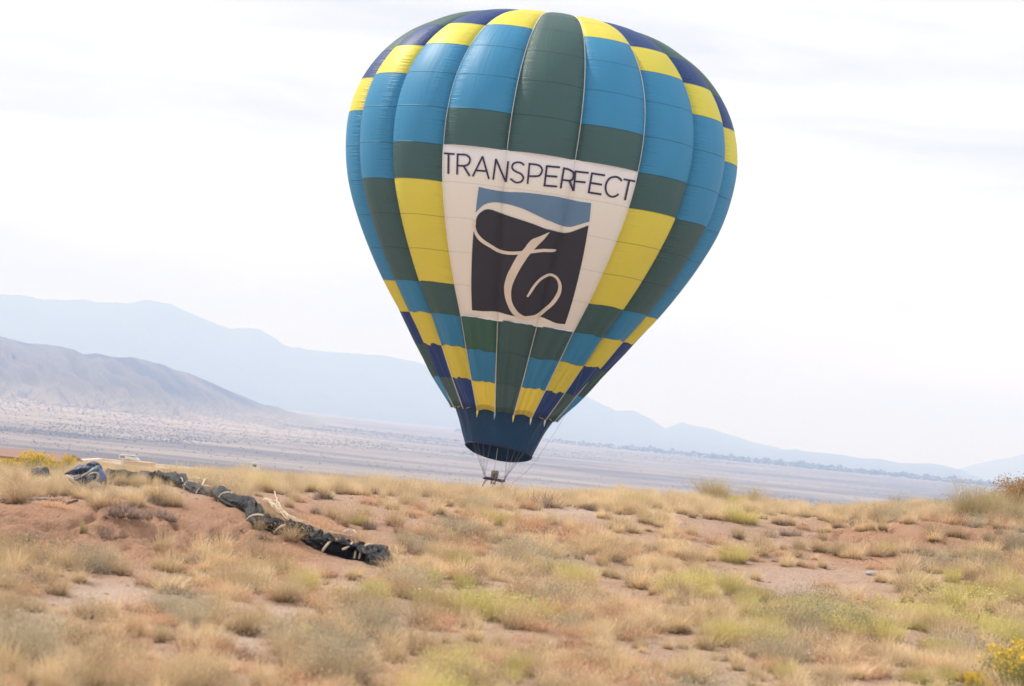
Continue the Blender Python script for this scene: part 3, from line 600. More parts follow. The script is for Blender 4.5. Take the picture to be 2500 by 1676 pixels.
# white edging of the banner
hemm = plain('banner_edging', (0.85, 0.84, 0.86), .7, .3, .05)
for seg in ([(u, 8.0) for u in np.linspace(-1, 2, 90)], [(u, 3.0) for u in np.linspace(-1, 2, 90)], [(-1, i) for i in np.linspace(3, 8, 60)], [(2, i) for i in np.linspace(3, 8, 60)]):
    q = np.array(seg); V, Fq = tube_geo(ban(q[:, 0], q[:, 1], .0), .028, 5); bpart('edging', V, Fq, hemm, parent=banner)
BJ = {"letters":[[[[[-0.961,7.741],[-0.92,7.735],[-0.885,7.731],[-0.853,7.729],[-0.823,7.727],[-0.795,7.725],[-0.767,7.724],[-0.74,7.723]],[[-0.959,7.791],[-0.918,7.784],[-0.884,7.781],[-0.852,7.778],[-0.822,7.776],[-0.794,7.774],[-0.766,7.773],[-0.739,7.772]]],[[[-0.87,7.758],[-0.869,7.712],[-0.868,7.666],[-0.867,7.62],[-0.866,7.574],[-0.865,7.528],[-0.864,7.482],[-0.864,7.436],[-0.863,7.39],[-0.863,7.344],[-0.863,7.297],[-0.863,7.251],[-0.863,7.205]],[[-0.834,7.758],[-0.833,7.712],[-0.832,7.666],[-0.83,7.62],[-0.83,7.575],[-0.829,7.529],[-0.828,7.483],[-0.827,7.437],[-0.827,7.391],[-0.827,7.344],[-0.826,7.298],[-0.826,7.252],[-0.826,7.206]]]],[[[[-0.707,7.769],[-0.707,7.725],[-0.706,7.682],[-0.705,7.638],[-0.704,7.595],[-0.703,7.551],[-0.703,7.507],[-0.702,7.464],[-0.702,7.42],[-0.702,7.376],[-0.701,7.332],[-0.701,7.288],[-0.701,7.244],[-0.701,7.2]],[[-0.678,7.771],[-0.676,7.728],[-0.676,7.684],[-0.675,7.641],[-0.674,7.597],[-0.673,7.553],[-0.673,7.51],[-0.672,7.466],[-0.672,7.422],[-0.671,7.378],[-0.671,7.335],[-0.671,7.291],[-0.671,7.247],[-0.671,7.203]]],[[[-0.691,7.719],[-0.664,7.722],[-0.638,7.725],[-0.613,7.728],[-0.589,7.727],[-0.565,7.725],[-0.545,7.716],[-0.528,7.697],[-0.514,7.671],[-0.507,7.639],[-0.507,7.602],[-0.512,7.564],[-0.521,7.531],[-0.536,7.506],[-0.555,7.488],[-0.577,7.478],[-0.601,7.473],[-0.626,7.47],[-0.652,7.468],[-0.678,7.467]],[[-0.692,7.768],[-0.666,7.771],[-0.64,7.774],[-0.613,7.777],[-0.587,7.777],[-0.561,7.773],[-0.534,7.762],[-0.51,7.735],[-0.491,7.697],[-0.481,7.649],[-0.48,7.598],[-0.486,7.55],[-0.499,7.503],[-0.52,7.467],[-0.545,7.442],[-0.572,7.43],[-0.599,7.424],[-0.626,7.42],[-0.652,7.419],[-0.679,7.418]]],[[[-0.596,7.427],[-0.581,7.391],[-0.567,7.355],[-0.553,7.319],[-0.538,7.283],[-0.524,7.247],[-0.51,7.211],[-0.496,7.175]],[[-0.572,7.456],[-0.558,7.42],[-0.544,7.385],[-0.529,7.349],[-0.515,7.313],[-0.501,7.277],[-0.487,7.241],[-0.473,7.205]]]],[[[[-0.428,7.181],[-0.419,7.222],[-0.409,7.263],[-0.4,7.304],[-0.391,7.345],[-0.382,7.386],[-0.373,7.426],[-0.364,7.467],[-0.355,7.508],[-0.346,7.549],[-0.338,7.589],[-0.329,7.63],[-0.321,7.671],[-0.313,7.712],[-0.304,7.752]],[[-0.453,7.198],[-0.444,7.239],[-0.434,7.28],[-0.425,7.321],[-0.416,7.362],[-0.406,7.402],[-0.397,7.443],[-0.388,7.484],[-0.379,7.525],[-0.371,7.565],[-0.362,7.606],[-0.353,7.647],[-0.345,7.687],[-0.337,7.728],[-0.328,7.769]]],[[[-0.331,7.75],[-0.323,7.711],[-0.315,7.672],[-0.307,7.633],[-0.299,7.594],[-0.292,7.554],[-0.284,7.515],[-0.276,7.476],[-0.268,7.437],[-0.261,7.398],[-0.253,7.358],[-0.245,7.319],[-0.238,7.28],[-0.23,7.24],[-0.222,7.201],[-0.215,7.161]],[[-0.307,7.769],[-0.299,7.73],[-0.291,7.691],[-0.283,7.652],[-0.275,7.613],[-0.268,7.574],[-0.26,7.535],[-0.252,7.495],[-0.244,7.456],[-0.237,7.417],[-0.229,7.378],[-0.221,7.339],[-0.214,7.3],[-0.206,7.26],[-0.198,7.221],[-0.191,7.181]]],[[[-0.399,7.336],[-0.374,7.338],[-0.349,7.34],[-0.324,7.343],[-0.299,7.345],[-0.274,7.348],[-0.249,7.351]],[[-0.399,7.385],[-0.374,7.387],[-0.349,7.39],[-0.324,7.392],[-0.299,7.395],[-0.274,7.397],[-0.249,7.4]]]],[[[[-0.132,7.17],[-0.13,7.215],[-0.129,7.259],[-0.128,7.304],[-0.126,7.348],[-0.125,7.393],[-0.124,7.437],[-0.123,7.481],[-0.122,7.525],[-0.121,7.569],[-0.12,7.613],[-0.119,7.657],[-0.118,7.701],[-0.117,7.745]],[[-0.157,7.17],[-0.156,7.214],[-0.154,7.259],[-0.153,7.303],[-0.152,7.348],[-0.15,7.392],[-0.149,7.436],[-0.148,7.48],[-0.147,7.524],[-0.146,7.568],[-0.145,7.612],[-0.144,7.656],[-0.143,7.7],[-0.142,7.744]]],[[[-0.14,7.723],[-0.129,7.685],[-0.118,7.647],[-0.108,7.609],[-0.097,7.572],[-0.087,7.534],[-0.076,7.496],[-0.066,7.458],[-0.055,7.421],[-0.045,7.383],[-0.034,7.346],[-0.024,7.308],[-0.014,7.271],[-0.004,7.234],[0.009,7.194],[0.024,7.152]],[[-0.118,7.749],[-0.107,7.711],[-0.097,7.673],[-0.086,7.636],[-0.075,7.598],[-0.065,7.56],[-0.055,7.523],[-0.044,7.486],[-0.034,7.448],[-0.024,7.411],[-0.013,7.374],[-0.004,7.337],[0.01,7.297],[0.025,7.255],[0.039,7.213],[0.052,7.172]]],[[[0.054,7.16],[0.054,7.203],[0.055,7.247],[0.055,7.29],[0.055,7.333],[0.056,7.377],[0.056,7.42],[0.056,7.463],[0.056,7.506],[0.057,7.549],[0.057,7.592],[0.057,7.635],[0.057,7.678],[0.057,7.721]],[[0.022,7.164],[0.022,7.208],[0.023,7.251],[0.023,7.294],[0.024,7.338],[0.024,7.381],[0.024,7.424],[0.025,7.467],[0.025,7.51],[0.025,7.553],[0.026,7.596],[0.026,7.639],[0.026,7.682],[0.026,7.725]]]],[[[[0.293,7.674],[0.274,7.703],[0.251,7.729],[0.225,7.739],[0.199,7.741],[0.173,7.735],[0.148,7.721],[0.123,7.695],[0.106,7.653],[0.098,7.603],[0.102,7.55],[0.117,7.502],[0.14,7.47],[0.164,7.45],[0.188,7.433],[0.211,7.418],[0.233,7.405],[0.252,7.388],[0.268,7.364],[0.28,7.336],[0.284,7.304],[0.281,7.271],[0.271,7.241],[0.255,7.218],[0.236,7.202],[0.215,7.194],[0.195,7.196],[0.175,7.21],[0.155,7.232],[0.134,7.256],[0.112,7.281]],[[0.276,7.636],[0.259,7.664],[0.242,7.683],[0.222,7.69],[0.201,7.692],[0.18,7.687],[0.159,7.676],[0.142,7.658],[0.131,7.631],[0.126,7.598],[0.128,7.564],[0.138,7.533],[0.154,7.512],[0.175,7.495],[0.197,7.479],[0.219,7.465],[0.243,7.451],[0.266,7.43],[0.287,7.398],[0.304,7.357],[0.311,7.305],[0.305,7.252],[0.29,7.207],[0.269,7.176],[0.244,7.155],[0.218,7.144],[0.189,7.148],[0.163,7.165],[0.14,7.19],[0.119,7.215],[0.097,7.24]]]],[[[[0.344,7.733],[0.345,7.689],[0.346,7.646],[0.347,7.602],[0.347,7.559],[0.348,7.515],[0.349,7.472],[0.35,7.428],[0.351,7.385],[0.351,7.341],[0.352,7.297],[0.353,7.253],[0.354,7.209],[0.355,7.165]],[[0.37,7.734],[0.37,7.691],[0.371,7.647],[0.372,7.604],[0.373,7.56],[0.374,7.517],[0.375,7.473],[0.376,7.43],[0.376,7.386],[0.377,7.342],[0.378,7.299],[0.379,7.255],[0.38,7.211],[0.381,7.167]]],[[[0.359,7.683],[0.382,7.685],[0.405,7.688],[0.427,7.689],[0.45,7.688],[0.471,7.685],[0.49,7.677],[0.507,7.657],[0.52,7.63],[0.529,7.599],[0.531,7.563],[0.527,7.524],[0.521,7.487],[0.51,7.457],[0.495,7.438],[0.475,7.428],[0.453,7.422],[0.431,7.417],[0.408,7.412],[0.384,7.408],[0.361,7.403]],[[0.358,7.732],[0.381,7.734],[0.404,7.737],[0.427,7.738],[0.451,7.737],[0.475,7.733],[0.5,7.722],[0.522,7.695],[0.541,7.659],[0.553,7.613],[0.556,7.561],[0.552,7.512],[0.543,7.465],[0.528,7.422],[0.505,7.393],[0.48,7.38],[0.457,7.373],[0.433,7.368],[0.41,7.363],[0.387,7.359],[0.364,7.354]]]],[[[[0.585,7.737],[0.585,7.694],[0.586,7.651],[0.586,7.608],[0.587,7.564],[0.588,7.521],[0.588,7.477],[0.589,7.434],[0.59,7.39],[0.59,7.347],[0.591,7.303],[0.592,7.26],[0.592,7.216],[0.593,7.172]],[[0.611,7.739],[0.612,7.696],[0.613,7.652],[0.613,7.609],[0.614,7.566],[0.615,7.522],[0.615,7.479],[0.616,7.436],[0.617,7.392],[0.617,7.349],[0.618,7.305],[0.619,7.261],[0.62,7.217],[0.62,7.173]]],[[[0.594,7.685],[0.618,7.688],[0.641,7.691],[0.665,7.694],[0.689,7.698],[0.713,7.701],[0.737,7.705],[0.761,7.708],[0.785,7.712]],[[0.593,7.736],[0.616,7.739],[0.64,7.742],[0.663,7.746],[0.687,7.749],[0.711,7.752],[0.735,7.756],[0.759,7.76],[0.783,7.764]]],[[[0.609,7.426],[0.631,7.429],[0.654,7.432],[0.677,7.436],[0.7,7.439],[0.723,7.443],[0.746,7.447],[0.769,7.451]],[[0.607,7.477],[0.629,7.481],[0.652,7.484],[0.675,7.487],[0.697,7.491],[0.72,7.495],[0.744,7.498],[0.767,7.502]]],[[[0.593,7.159],[0.617,7.162],[0.641,7.166],[0.665,7.169],[0.69,7.173],[0.714,7.177],[0.739,7.181],[0.764,7.185],[0.789,7.189]],[[0.591,7.211],[0.615,7.214],[0.639,7.218],[0.663,7.221],[0.688,7.225],[0.712,7.229],[0.737,7.233],[0.761,7.237],[0.786,7.241]]]],[[[[0.828,7.757],[0.828,7.713],[0.828,7.669],[0.829,7.626],[0.829,7.582],[0.829,7.538],[0.829,7.494],[0.829,7.45],[0.829,7.406],[0.83,7.362],[0.83,7.317],[0.83,7.273],[0.831,7.229],[0.831,7.184]],[[0.857,7.759],[0.857,7.715],[0.857,7.671],[0.857,7.627],[0.857,7.583],[0.858,7.539],[0.858,7.495],[0.858,7.451],[0.858,7.407],[0.859,7.363],[0.859,7.319],[0.859,7.275],[0.86,7.23],[0.86,7.186]]],[[[0.845,7.705],[0.869,7.705],[0.894,7.705],[0.918,7.702],[0.942,7.693],[0.966,7.681],[0.985,7.665],[0.997,7.637],[1.002,7.6],[1.002,7.56],[0.999,7.524],[0.987,7.491],[0.968,7.469],[0.945,7.459],[0.919,7.454],[0.893,7.451],[0.867,7.448],[0.842,7.446]],[[0.845,7.757],[0.87,7.757],[0.897,7.757],[0.924,7.753],[0.952,7.743],[0.981,7.729],[1.008,7.701],[1.021,7.651],[1.026,7.6],[1.027,7.55],[1.022,7.501],[1.009,7.457],[0.982,7.424],[0.949,7.409],[0.921,7.402],[0.894,7.399],[0.868,7.396],[0.843,7.394]]],[[[0.948,7.425],[0.961,7.39],[0.974,7.355],[0.988,7.32],[1.002,7.285],[1.012,7.246],[1.021,7.206],[1.032,7.167]],[[0.977,7.454],[0.991,7.42],[1.004,7.383],[1.014,7.344],[1.023,7.305],[1.033,7.266],[1.044,7.227],[1.054,7.188]]]],[[[[1.012,7.735],[1.013,7.689],[1.015,7.643],[1.017,7.597],[1.019,7.551],[1.021,7.505],[1.023,7.459],[1.025,7.413],[1.027,7.367],[1.029,7.321],[1.031,7.275],[1.034,7.228],[1.036,7.182]],[[1.036,7.734],[1.038,7.688],[1.04,7.642],[1.042,7.596],[1.044,7.551],[1.046,7.505],[1.048,7.459],[1.05,7.413],[1.052,7.367],[1.055,7.321],[1.057,7.274],[1.059,7.228],[1.062,7.182]]],[[[1.017,7.686],[1.04,7.685],[1.062,7.684],[1.086,7.684],[1.109,7.684],[1.132,7.685],[1.156,7.686],[1.179,7.687],[1.203,7.689]],[[1.016,7.738],[1.038,7.736],[1.061,7.736],[1.084,7.735],[1.107,7.736],[1.13,7.736],[1.154,7.737],[1.177,7.739],[1.201,7.74]]],[[[1.033,7.418],[1.055,7.417],[1.077,7.418],[1.099,7.419],[1.121,7.42],[1.143,7.421],[1.166,7.423],[1.188,7.425]],[[1.031,7.47],[1.052,7.469],[1.074,7.47],[1.096,7.47],[1.118,7.472],[1.141,7.473],[1.163,7.475],[1.185,7.477]]]],[[[[1.236,7.742],[1.237,7.699],[1.237,7.656],[1.238,7.613],[1.238,7.569],[1.239,7.526],[1.24,7.483],[1.24,7.44],[1.241,7.396],[1.242,7.353],[1.243,7.309],[1.244,7.266],[1.245,7.222],[1.246,7.178]],[[1.263,7.741],[1.264,7.698],[1.264,7.655],[1.265,7.611],[1.265,7.568],[1.266,7.525],[1.267,7.482],[1.267,7.438],[1.268,7.395],[1.269,7.352],[1.27,7.308],[1.271,7.264],[1.272,7.221],[1.273,7.177]]],[[[1.24,7.691],[1.262,7.691],[1.283,7.691],[1.305,7.691],[1.327,7.691],[1.349,7.691],[1.371,7.691],[1.393,7.692],[1.416,7.692],[1.438,7.693]],[[1.239,7.743],[1.261,7.743],[1.282,7.742],[1.304,7.742],[1.326,7.742],[1.348,7.742],[1.37,7.743],[1.392,7.743],[1.415,7.744],[1.437,7.744]]],[[[1.254,7.432],[1.278,7.432],[1.301,7.431],[1.325,7.431],[1.349,7.431],[1.373,7.431],[1.397,7.431],[1.422,7.431]],[[1.253,7.484],[1.277,7.484],[1.3,7.483],[1.324,7.483],[1.348,7.483],[1.372,7.483],[1.396,7.483],[1.42,7.483]]],[[[1.245,7.169],[1.27,7.168],[1.294,7.168],[1.319,7.168],[1.344,7.169],[1.369,7.169],[1.395,7.169],[1.42,7.17],[1.446,7.171]],[[1.244,7.221],[1.268,7.221],[1.293,7.221],[1.317,7.221],[1.342,7.221],[1.367,7.221],[1.393,7.222],[1.418,7.222],[1.443,7.223]]]],[[[[1.717,7.676],[1.697,7.706],[1.673,7.736],[1.644,7.754],[1.616,7.76],[1.588,7.757],[1.561,7.746],[1.536,7.727],[1.514,7.7],[1.495,7.664],[1.482,7.623],[1.473,7.58],[1.467,7.534],[1.464,7.487],[1.465,7.44],[1.469,7.393],[1.477,7.347],[1.488,7.303],[1.502,7.26],[1.52,7.222],[1.544,7.191],[1.571,7.169],[1.6,7.16],[1.63,7.164],[1.658,7.18],[1.682,7.209],[1.703,7.242],[1.72,7.279]],[[1.696,7.638],[1.676,7.667],[1.658,7.691],[1.638,7.704],[1.615,7.709],[1.593,7.706],[1.571,7.697],[1.551,7.681],[1.533,7.661],[1.519,7.633],[1.508,7.6],[1.5,7.563],[1.495,7.524],[1.493,7.484],[1.494,7.443],[1.498,7.402],[1.504,7.363],[1.513,7.325],[1.525,7.289],[1.54,7.259],[1.558,7.235],[1.578,7.219],[1.6,7.212],[1.622,7.215],[1.642,7.227],[1.661,7.25],[1.678,7.277],[1.693,7.31]]]],[[[[1.73,7.689],[1.759,7.691],[1.789,7.693],[1.82,7.696],[1.852,7.699],[1.887,7.703],[1.925,7.708],[1.973,7.717]],[[1.729,7.741],[1.758,7.742],[1.787,7.745],[1.818,7.747],[1.85,7.751],[1.885,7.755],[1.922,7.76],[1.969,7.769]]],[[[1.815,7.709],[1.815,7.664],[1.816,7.619],[1.817,7.575],[1.818,7.53],[1.819,7.485],[1.82,7.44],[1.822,7.395],[1.823,7.35],[1.825,7.305],[1.826,7.26],[1.828,7.215],[1.83,7.169]],[[1.852,7.711],[1.852,7.666],[1.853,7.621],[1.854,7.577],[1.855,7.532],[1.857,7.487],[1.858,7.442],[1.86,7.397],[1.861,7.352],[1.863,7.307],[1.865,7.262],[1.867,7.217],[1.869,7.171]]]]],"blue":[[[-0.343,6.925],[-0.313,6.919],[-0.283,6.912],[-0.253,6.905],[-0.223,6.9],[-0.193,6.896],[-0.164,6.894],[-0.134,6.893],[-0.105,6.892],[-0.076,6.892],[-0.047,6.894],[-0.019,6.897],[0.013,6.898],[0.052,6.893],[0.087,6.891],[0.121,6.891],[0.154,6.895],[0.186,6.9],[0.218,6.906],[0.249,6.911],[0.28,6.916],[0.311,6.921],[0.341,6.923],[0.372,6.926],[0.402,6.927],[0.432,6.929],[0.462,6.93],[0.492,6.931],[0.522,6.932],[0.552,6.934],[0.582,6.935],[0.612,6.936],[0.643,6.937],[0.673,6.938],[0.704,6.939],[0.735,6.94],[0.766,6.942],[0.797,6.942],[0.829,6.943],[0.862,6.943],[0.895,6.943],[0.93,6.943],[0.966,6.943],[1.004,6.945],[1.032,6.936],[1.06,6.929],[1.089,6.923],[1.119,6.916],[1.148,6.911],[1.178,6.908],[1.208,6.908],[1.238,6.909],[1.268,6.911],[1.299,6.913],[1.329,6.916]],[[-0.387,6.188],[-0.364,6.242],[-0.34,6.294],[-0.316,6.345],[-0.291,6.394],[-0.263,6.439],[-0.234,6.475],[-0.202,6.503],[-0.17,6.527],[-0.137,6.546],[-0.105,6.559],[-0.072,6.567],[-0.041,6.572],[-0.01,6.575],[0.03,6.568],[0.071,6.558],[0.109,6.549],[0.145,6.539],[0.181,6.529],[0.216,6.518],[0.25,6.506],[0.284,6.494],[0.317,6.48],[0.35,6.465],[0.383,6.448],[0.416,6.43],[0.448,6.411],[0.48,6.392],[0.512,6.373],[0.545,6.354],[0.577,6.335],[0.61,6.316],[0.643,6.297],[0.676,6.279],[0.71,6.262],[0.745,6.248],[0.78,6.235],[0.816,6.222],[0.852,6.207],[0.889,6.193],[0.928,6.182],[0.97,6.177],[1.012,6.173],[1.044,6.163],[1.077,6.159],[1.11,6.163],[1.141,6.18],[1.17,6.206],[1.2,6.232],[1.229,6.259],[1.258,6.286],[1.288,6.314],[1.317,6.342],[1.347,6.37],[1.376,6.399]]],"black":[[[-0.426,5.625],[-0.414,5.685],[-0.401,5.744],[-0.39,5.803],[-0.382,5.863],[-0.381,5.923],[-0.379,5.983],[-0.371,6.042],[-0.359,6.1],[-0.34,6.153],[-0.319,6.201],[-0.294,6.245],[-0.267,6.282],[-0.239,6.313],[-0.208,6.334],[-0.177,6.341],[-0.147,6.337],[-0.117,6.329],[-0.089,6.317],[-0.06,6.305],[-0.032,6.295],[-0.004,6.287],[0.034,6.269],[0.071,6.252],[0.106,6.236],[0.14,6.221],[0.173,6.208],[0.206,6.195],[0.238,6.182],[0.27,6.171],[0.302,6.16],[0.334,6.149],[0.365,6.139],[0.397,6.128],[0.428,6.117],[0.459,6.105],[0.491,6.094],[0.522,6.082],[0.553,6.07],[0.584,6.058],[0.616,6.044],[0.647,6.03],[0.679,6.016],[0.711,6.003],[0.744,5.994],[0.777,5.99],[0.811,5.988],[0.846,5.985],[0.882,5.981],[0.918,5.978],[0.957,5.977],[1.0,5.982],[1.029,5.977],[1.059,5.978],[1.089,5.986],[1.118,6.003],[1.145,6.026],[1.172,6.053],[1.198,6.081],[1.224,6.109],[1.25,6.139],[1.275,6.168],[1.301,6.198],[1.327,6.228],[1.353,6.258],[1.379,6.288]],[[-0.576,3.216],[-0.539,3.217],[-0.504,3.218],[-0.469,3.218],[-0.435,3.22],[-0.401,3.222],[-0.367,3.224],[-0.334,3.226],[-0.3,3.23],[-0.268,3.236],[-0.235,3.242],[-0.203,3.25],[-0.171,3.257],[-0.139,3.264],[-0.108,3.27],[-0.077,3.275],[-0.046,3.279],[-0.017,3.281],[0.018,3.277],[0.06,3.269],[0.098,3.26],[0.134,3.251],[0.169,3.243],[0.203,3.235],[0.237,3.228],[0.27,3.222],[0.304,3.216],[0.337,3.211],[0.369,3.206],[0.402,3.203],[0.435,3.201],[0.468,3.201],[0.5,3.204],[0.533,3.209],[0.565,3.215],[0.597,3.223],[0.629,3.231],[0.662,3.239],[0.694,3.248],[0.726,3.257],[0.759,3.267],[0.792,3.278],[0.825,3.288],[0.859,3.299],[0.894,3.313],[0.93,3.325],[0.97,3.33],[1.01,3.326],[1.039,3.314],[1.069,3.302],[1.1,3.288],[1.131,3.275],[1.162,3.262],[1.194,3.249],[1.226,3.235],[1.258,3.221],[1.291,3.207],[1.324,3.195],[1.358,3.185],[1.392,3.179],[1.427,3.176],[1.461,3.177],[1.495,3.179],[1.53,3.183],[1.565,3.187],[1.602,3.19]]],"swash":[[[[0.797,5.918],[0.775,5.891],[0.752,5.865],[0.73,5.838],[0.708,5.812],[0.685,5.786],[0.663,5.76],[0.64,5.734],[0.617,5.71],[0.594,5.688],[0.57,5.665],[0.549,5.637],[0.53,5.602],[0.514,5.564],[0.499,5.523],[0.484,5.481],[0.471,5.438],[0.459,5.394],[0.447,5.35],[0.431,5.309],[0.414,5.271],[0.396,5.232],[0.379,5.192],[0.363,5.151],[0.347,5.108],[0.333,5.065],[0.32,5.02],[0.308,4.974],[0.296,4.927],[0.284,4.88],[0.273,4.833],[0.262,4.786],[0.25,4.738],[0.238,4.691],[0.225,4.643],[0.213,4.596],[0.201,4.547],[0.191,4.498],[0.181,4.448],[0.173,4.398],[0.166,4.347],[0.159,4.296],[0.153,4.244],[0.148,4.193],[0.144,4.141],[0.143,4.088],[0.145,4.036],[0.149,3.984],[0.153,3.932],[0.159,3.879],[0.166,3.828],[0.175,3.776],[0.186,3.726],[0.199,3.676],[0.213,3.627],[0.228,3.578],[0.243,3.53],[0.26,3.482],[0.279,3.436],[0.298,3.391],[0.32,3.348],[0.343,3.306],[0.368,3.268],[0.397,3.234],[0.43,3.209],[0.463,3.184]],[[0.802,5.912],[0.79,5.871],[0.779,5.831],[0.767,5.79],[0.755,5.75],[0.743,5.71],[0.729,5.671],[0.715,5.633],[0.7,5.596],[0.685,5.559],[0.669,5.522],[0.654,5.484],[0.64,5.446],[0.626,5.408],[0.611,5.369],[0.597,5.33],[0.583,5.29],[0.569,5.251],[0.555,5.211],[0.541,5.172],[0.528,5.131],[0.515,5.089],[0.503,5.046],[0.492,5.003],[0.48,4.96],[0.468,4.917],[0.457,4.874],[0.445,4.83],[0.433,4.787],[0.422,4.742],[0.411,4.698],[0.4,4.653],[0.39,4.608],[0.379,4.562],[0.369,4.516],[0.36,4.47],[0.35,4.423],[0.34,4.377],[0.331,4.33],[0.322,4.282],[0.314,4.234],[0.308,4.186],[0.302,4.137],[0.298,4.087],[0.295,4.038],[0.294,3.988],[0.295,3.938],[0.297,3.888],[0.301,3.837],[0.306,3.787],[0.313,3.738],[0.323,3.689],[0.335,3.642],[0.35,3.597],[0.367,3.553],[0.386,3.511],[0.406,3.47],[0.428,3.43],[0.451,3.392],[0.476,3.357],[0.503,3.327],[0.534,3.302],[0.566,3.282],[0.599,3.264],[0.633,3.247],[0.666,3.227]]],[[[-0.42,5.985],[-0.421,5.938],[-0.423,5.89],[-0.424,5.841],[-0.423,5.792],[-0.422,5.743],[-0.419,5.694],[-0.415,5.645],[-0.407,5.596],[-0.395,5.55],[-0.381,5.507],[-0.365,5.468],[-0.347,5.431],[-0.327,5.397],[-0.305,5.368],[-0.282,5.342],[-0.259,5.318],[-0.235,5.297],[-0.21,5.278],[-0.186,5.259],[-0.163,5.242],[-0.14,5.223],[-0.117,5.204],[-0.093,5.184],[-0.069,5.166],[-0.045,5.149],[-0.02,5.136],[0.01,5.125],[0.048,5.111],[0.083,5.103],[0.116,5.098],[0.148,5.096],[0.179,5.095],[0.21,5.097],[0.241,5.101],[0.27,5.107],[0.299,5.115],[0.328,5.123],[0.356,5.131],[0.384,5.14],[0.412,5.15],[0.439,5.161],[0.467,5.172],[0.493,5.184],[0.52,5.196],[0.547,5.21],[0.573,5.223],[0.6,5.237],[0.627,5.25],[0.653,5.264],[0.679,5.278],[0.706,5.292],[0.732,5.304],[0.758,5.315],[0.785,5.324],[0.813,5.332],[0.841,5.339],[0.871,5.347],[0.901,5.356],[0.933,5.37],[0.966,5.394],[0.996,5.431]],[[-0.382,5.99],[-0.383,5.943],[-0.385,5.896],[-0.386,5.85],[-0.385,5.805],[-0.381,5.762],[-0.375,5.719],[-0.368,5.678],[-0.358,5.641],[-0.347,5.606],[-0.333,5.573],[-0.317,5.542],[-0.301,5.512],[-0.284,5.485],[-0.265,5.46],[-0.245,5.437],[-0.224,5.415],[-0.203,5.393],[-0.181,5.374],[-0.158,5.354],[-0.135,5.335],[-0.112,5.316],[-0.089,5.297],[-0.066,5.279],[-0.044,5.262],[-0.022,5.248],[-0.001,5.237],[0.032,5.221],[0.062,5.21],[0.093,5.202],[0.122,5.197],[0.152,5.194],[0.181,5.193],[0.209,5.194],[0.236,5.198],[0.264,5.203],[0.292,5.211],[0.319,5.219],[0.347,5.227],[0.374,5.236],[0.4,5.247],[0.427,5.258],[0.453,5.27],[0.48,5.282],[0.506,5.293],[0.532,5.306],[0.559,5.318],[0.585,5.33],[0.611,5.343],[0.637,5.356],[0.663,5.37],[0.69,5.383],[0.718,5.395],[0.746,5.406],[0.774,5.415],[0.803,5.423],[0.832,5.43],[0.861,5.437],[0.89,5.443],[0.918,5.45],[0.948,5.457],[0.983,5.464]]],[[[0.491,3.156],[0.527,3.153],[0.564,3.149],[0.602,3.146],[0.642,3.146],[0.682,3.153],[0.72,3.161],[0.758,3.171],[0.798,3.183],[0.837,3.199],[0.878,3.22],[0.919,3.248],[0.958,3.282],[0.998,3.323],[1.02,3.361],[1.04,3.401],[1.059,3.441],[1.076,3.481],[1.094,3.52],[1.112,3.559],[1.131,3.598],[1.15,3.637],[1.168,3.678],[1.185,3.721],[1.201,3.766],[1.214,3.813],[1.226,3.86],[1.237,3.909],[1.246,3.958],[1.254,4.009],[1.259,4.061],[1.263,4.115],[1.263,4.17],[1.26,4.225],[1.255,4.281],[1.246,4.337],[1.235,4.393],[1.219,4.447],[1.201,4.497],[1.18,4.545],[1.157,4.59],[1.132,4.63],[1.104,4.665],[1.074,4.692],[1.045,4.714],[1.014,4.73],[0.973,4.725],[0.933,4.701],[0.902,4.671],[0.875,4.64],[0.85,4.607],[0.825,4.573],[0.803,4.536],[0.781,4.496],[0.762,4.454],[0.745,4.411],[0.729,4.366],[0.713,4.321],[0.699,4.276],[0.685,4.229],[0.672,4.181],[0.661,4.134],[0.649,4.087],[0.638,4.04],[0.627,3.992],[0.617,3.943],[0.606,3.895]],[[0.492,3.241],[0.529,3.242],[0.565,3.241],[0.6,3.241],[0.634,3.245],[0.668,3.254],[0.702,3.265],[0.737,3.277],[0.771,3.291],[0.804,3.307],[0.836,3.326],[0.865,3.349],[0.893,3.376],[0.919,3.407],[0.945,3.443],[0.971,3.482],[0.999,3.525],[1.016,3.564],[1.033,3.603],[1.051,3.642],[1.069,3.681],[1.086,3.72],[1.102,3.759],[1.117,3.798],[1.13,3.838],[1.142,3.88],[1.153,3.922],[1.162,3.966],[1.171,4.01],[1.178,4.055],[1.184,4.1],[1.188,4.144],[1.191,4.189],[1.191,4.236],[1.189,4.282],[1.185,4.327],[1.179,4.372],[1.169,4.415],[1.157,4.458],[1.141,4.499],[1.124,4.537],[1.105,4.57],[1.084,4.598],[1.061,4.621],[1.037,4.638],[1.015,4.65],[0.991,4.649],[0.962,4.631],[0.936,4.606],[0.91,4.577],[0.885,4.546],[0.862,4.514],[0.841,4.48],[0.822,4.445],[0.804,4.407],[0.788,4.367],[0.773,4.325],[0.759,4.282],[0.745,4.238],[0.732,4.194],[0.721,4.149],[0.71,4.102],[0.698,4.054],[0.685,4.007],[0.671,3.961],[0.655,3.915],[0.64,3.87]]]]}
def cloth_ink(name, c):
    m = M(name, .6, .3); uvb = m.noise(1.4, 3.0); m.base(m.mix(uvb, tuple(x * .9 for x in c), tuple(x * 1.12 for x in c)))
    m.bump(m.noise(1.2, 3.0, .6, stretch=(5, 5, .3)), .5, .05); m.translucent(.12); return m.m
ink, inkb, inkk, inkc = cloth_ink('purple_ink', (0.040, 0.028, 0.075)), cloth_ink('blue_ink', (0.13, 0.235, 0.37)), cloth_ink('charcoal_ink', (0.034, 0.033, 0.040)), cloth_ink('cream_ink', (0.76, 0.69, 0.58))
